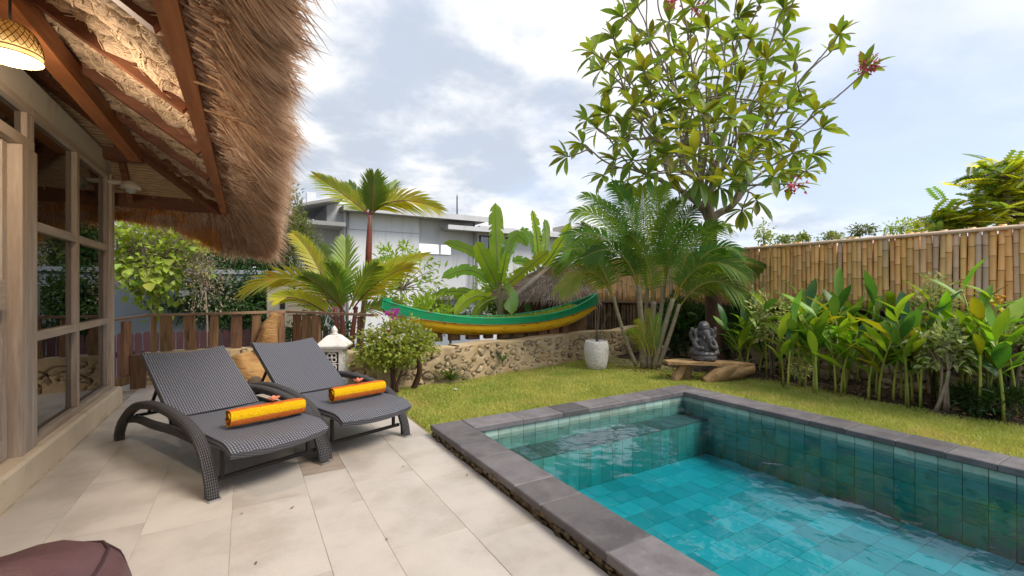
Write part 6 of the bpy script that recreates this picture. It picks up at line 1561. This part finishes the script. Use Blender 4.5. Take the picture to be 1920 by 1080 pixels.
# trees
def tree(name, label, cat, c, rad, n, L_, W_, m, base, group=None, clumps=40, tr=.09, bark='bark', extra=None, dens=.2, big=0, bigmesh=None):
    c = Vector(c); base = Vector(base); t = thing(name, label, cat, tuple(base), 0, group); cl = []
    for k in range(clumps):
        d = Vector(rs.normal(size=3)).normalized(); r_ = rs.uniform(.35, 1.0); cl.append(c + Vector((d.x * rad[0], d.y * rad[1], d.z * rad[2])) * r_)
    b = MB(); crown = c - Vector((0, 0, rad[2] * .35)); b.tube(bez(base, base.lerp(crown, .5) + Vector((.08, 0, 0)), crown, 8), list(np.linspace(tr, tr * .55, 9)), 9); part('trunk', b, M[bark], t)
    b = MB()
    for q in cl: b.tube(bez(crown, crown.lerp(q, .5) + Vector((0, 0, .15 * rad[2])), q, 4), list(np.linspace(tr * .35, tr * .08, 5)), 5, cap=False)
    part('branches', b, M[bark], t, kind='stuff')
    k = rs.randint(0, len(cl), n); cen = np.array([tuple(v) for v in cl])[k] + rs.normal(0, 1, (n, 3)) * np.array(rad) * dens; d = (cen - np.array(c)) / np.array(rad) + rs.normal(0, .7, (n, 3)) + np.array([0, 0, -.1])
    V, F = leafcloud(cen, d, rs.uniform(.7, 1.25, n) * L_, rs.uniform(.8, 1.2, n) * W_); npart('crown', V, F, m, t, None, 'stuff')
    if bigmesh:
        for q in range(big):
            p = Vector(cl[rs.randint(len(cl))]) + Vector(rs.normal(size=3) * np.array(rad) * dens); dd = (p - c).normalized() + Vector((random.gauss(0, .5), random.gauss(0, .5), random.gauss(-.3, .4))); place_leaf('leaf', random.choice(bigmesh), t, p, dd, random.uniform(-.8, .8), random.uniform(.6, 1.25))
    return t, cl
heart = [blade_mesh('leaf', .22, .20, .3 + .2 * i, .2, M['bigleaf'], 5, .34) for i in range(3)]
hc = P(290, 480, 9.6)
th_, cl = tree('large_leaved_tree', 'bright yellow green tree with big heart shaped leaves beside the villa corner', 'tree', hc, (1.0, .7, 1.0), 900, .13, .11, M['bigleaf'], (hc.x - .2, hc.y + .4, -1.2), big=270, bigmesh=heart, clumps=46, dens=.19)
n = 5200; k = rs.randint(0, len(cl), n); cen = np.array([tuple(v) for v in cl])[k] * 1.0 + rs.normal(0, .13, (n, 3)); sel = rs.uniform(size=n) < .8; V, F = leafcloud(cen[sel], rs.normal(0, 1, (sel.sum(), 3)), .055, .016); npart('seed_panicles', V, F, M['seedhead'], th_, None, 'stuff')
q = P(385, 520, 9.8); tree('dry_shrub', 'buff leaved twiggy shrub right of the big leaved tree', 'shrub', q, (.5, .4, .8), 900, .07, .03, M['seedhead'], (q.x, q.y, -1.2), clumps=30, tr=.03, dens=.2)
q = P(452, 562, 11.2); tree('dark_tree', 'dense dark green bush above the maroon fence', 'bush', q, (1.5, .8, .75), 5200, .13, .055, M['dark_tree'], (q.x, q.y, -1.2), clumps=70, dens=.17)
q = P(530, 445, 13.0); tree('olive_tree', 'olive green tree between the thatch tip and the white house', 'tree', q, (1.0, .9, 1.35), 4200, .14, .05, M['mid_tree'], (q.x, q.y, -1.2), clumps=60, dens=.15)
q = P(465, 480, 12.4); tree('dark_tree', 'dark fine leaved tree behind the hanging thatch corner', 'tree', q, (1.1, .8, .9), 3600, .13, .045, M['dark_tree'], (q.x, q.y, -1.2), clumps=46, dens=.18)
q = P(380, 430, 13.5); tree('dark_tree', 'thin dark tree seen below the rear eave', 'tree', q, (1.3, .8, 1.2), 2600, .15, .05, M['mid_tree'], (q.x, q.y, -1.2), clumps=46, dens=.16)
q = P(752, 520, 10.5); tree('small_frangipani', 'sparse pale branched bushy tree right of the crimson palm', 'tree', q, (.95, .6, .85), 620, .17, .06, M['bush'], (q.x, q.y, -1.2), clumps=46, tr=.05, dens=.10)
q = P(842, 585, 9.8); tree('low_bush', 'olive bush behind the left half of the boat', 'bush', q, (.95, .5, .42), 1500, .10, .04, M['mid_tree'], (q.x, q.y, -1.2), clumps=40, dens=.15, tr=.04)
q = P(800, 592, 8.6); shrub('leafy_bush', 'light green leafy bush behind the left bow of the boat', 'bush', q, (.5, .3, .28), 420, .17, .06, M['banana'], 5, -.3)
q = P(1045, 545, 9.9); shrub('leafy_bush', 'tangled yellow green undergrowth between banana plants and hut', 'bush', q + Vector((-.5, 1.35, -.1)), (.75, .35, .55), 1000, .20, .05, M['banana'], 6, -.8)
q = P(596, 575, 9.3); shrub('bougainvillea', 'magenta flowering bougainvillea beside the beige pillar', 'shrub', q, (.30, .3, .25), 420, .06, .035, M['fern'], 5, -.5, None, M['magenta'], 60, L2=.07)
q = P(610, 628, 8.9); shrub('leafy_bush', 'dark red leaved undergrowth below the crimson palm', 'bush', q, (.8, .3, .35), 900, .13, .035, M['fern'], 5, -.8, None, M['redbract'], 40)
# reflections in the villa glass come from the real garden: a blossoming shrub stands at the rear corner too

# scattered dry leaves on the paving
random.seed(23)
dm = [blade_mesh('fallen_leaf', .026, .011, -.3, .3, M['leaflitter'], 4), blade_mesh('fallen_leaf', .020, .010, .5, .4, M['leaflitter'], 4)]
for k, (px, py, lab) in enumerate(((875, 893, 'tiny dry leaf on the paving near the pool coping'), (452, 965, 'dry leaf crumb on the open paving in front of the near lounger'), (545, 955, 'dry leaf crumb on the paving below the dark tile'), (757, 876, 'dry leaf on the paving right of the far lounger foot'), (145, 833, 'dry leaf at the foot of the villa plinth'), (726, 1011, 'dry leaf on the paving at the bottom middle'), (480, 1055, 'dry leaf on the paving near the bottom edge'), (232, 830, 'dry leaf beside the rear foot of the near lounger'))):
    q = G(px, py); o = link('fallen_leaf', dm[k % 2], None, (q.x, q.y, .006)); o.rotation_euler = (0, 0, random.uniform(0, 6)); tag(o, lab, 'leaf', 'dry leaves on the paving')
q = G(856, 734); o = link('fallen_petal', blade_mesh('fallen_petal', .07, .05, -.2, .3, M['bushw'], 4), None, (q.x, q.y, .02)); tag(o, 'pale fallen petal on the lawn near the pool corner', 'petal')

# trees beyond the bamboo fence
pinn = []
def pinnate(nm, L_, m, n_=9, w=.045, ll=.12):
    mb = MB(); mb.tube([(0, 0, 0), (0, L_ * .5, .0), (0, L_, -.12 * L_)], [.006, .005, .002], 4, mi=1, cap=False)
    for i in range(n_):
        t = .15 + .85 * i / (n_ - 1); y = L_ * t; z = -.12 * L_ * t * t
        for s_ in (-1, 1):
            l_ = ll * (1 - .45 * abs(t - .5)); e_ = Vector((s_ * l_ * .9, y + l_ * .35, z - .25 * l_)); md_ = Vector((s_ * l_ * .45, y + l_ * .1, z - .02)); wv = Vector((s_ * -.15, 1, 0)).normalized() * w * .5
            mb.add([(0, y, z), md_ + wv, e_, md_ - wv], [(0, 1, 2, 3)] if s_ > 0 else [(3, 2, 1, 0)], 0)
    return mb.mesh(nm, [m, M['twig']])
pins = [pinnate('compound_leaf', .40, M['feather'], 8, .07, .13), pinnate('compound_leaf', .34, M['feather'], 7, .075, .14), pinnate('compound_leaf', .42, M['papaya'], 6, .09, .17)]
def feather(label, px, py, dist, rad, n_, base_dx=0, clumps=9, mix=(4, 4, 2), droop=-.2):
    c = P(px, py, dist); base = Vector((c.x + base_dx, c.y, -1.2)); t = thing('feathery_tree', label, 'tree', tuple(base), 0, 'trees beyond the bamboo fence'); cl = []
    for k in range(clumps):
        d = Vector(rs.normal(size=3)).normalized(); cl.append(c + Vector((d.x * rad[0], d.y * rad[1], d.z * rad[2])) * rs.uniform(.4, 1))
    b = MB(); b.tube([base, base.lerp(c, .6) + Vector((.1, .1, 0)), c - Vector((0, 0, rad[2] * .4))], [.08, .06, .045], 8); part('trunk', b, M['bark'], t)
    b = MB()
    for q in cl: b.tube(bez(c - Vector((0, 0, rad[2] * .4)), c.lerp(q, .4), q, 4), list(np.linspace(.03, .012, 5)), 5, cap=False)
    part('branches', b, M['bark'], t)
    for k in range(n_):
        q = cl[k % len(cl)]; a = random.uniform(0, 2 * PI); el = random.gauss(.15, .35); d = Vector((math.cos(a) * math.cos(el), math.sin(a) * math.cos(el), math.sin(el))); place_leaf('compound_leaf', random.choices(pins, mix)[0], t, q + Vector((random.gauss(0, .12), random.gauss(0, .12), random.gauss(0, .09))), d, random.uniform(-.5, .5), random.uniform(.7, 1.15))
random.seed(73)
feather('large feathery yellow green tree at the right edge beyond the bamboo fence', 1915, 385, 9.2, (1.0, .8, .70), 420, clumps=26)
feather('small feathery tree crown just above the bamboo fence left of the large one', 1765, 410, 9.6, (.55, .5, .22), 130, clumps=10)
feather('feathery branch rising highest above the fence at the right edge', 1890, 325, 9.0, (.42, .4, .30), 90, clumps=8)
for i, (px, py, dist, rx, rz2, lab) in enumerate(((1432, 440, 11.5, .24, .32, 'tiny bushy treetop peeking above the left end of the bamboo fence'), (1612, 432, 11, .26, .16, 'low treetop peeking over the middle of the bamboo fence'), (1505, 445, 12, .13, .12, 'smallest round treetop above the bamboo fence'), (1470, 452, 11.5, .3, .12, 'thin wispy treetop left of the smallest round one'), (1690, 425, 10.5, .35, .14, 'dark twiggy treetop above the fence right of centre'), (1560, 443, 11.5, .3, .10, 'sparse leafy tip over the fence between two treetops'))):
    q = P(px, py, dist); tree('far_treetop', lab, 'tree', q, (rx, rx, rz2), 260, .09, .04, M['mid_tree'] if i % 2 else M['bush'], (q.x, q.y, -1.2), 'treetops above the bamboo fence', clumps=14, tr=.025, dens=.25)
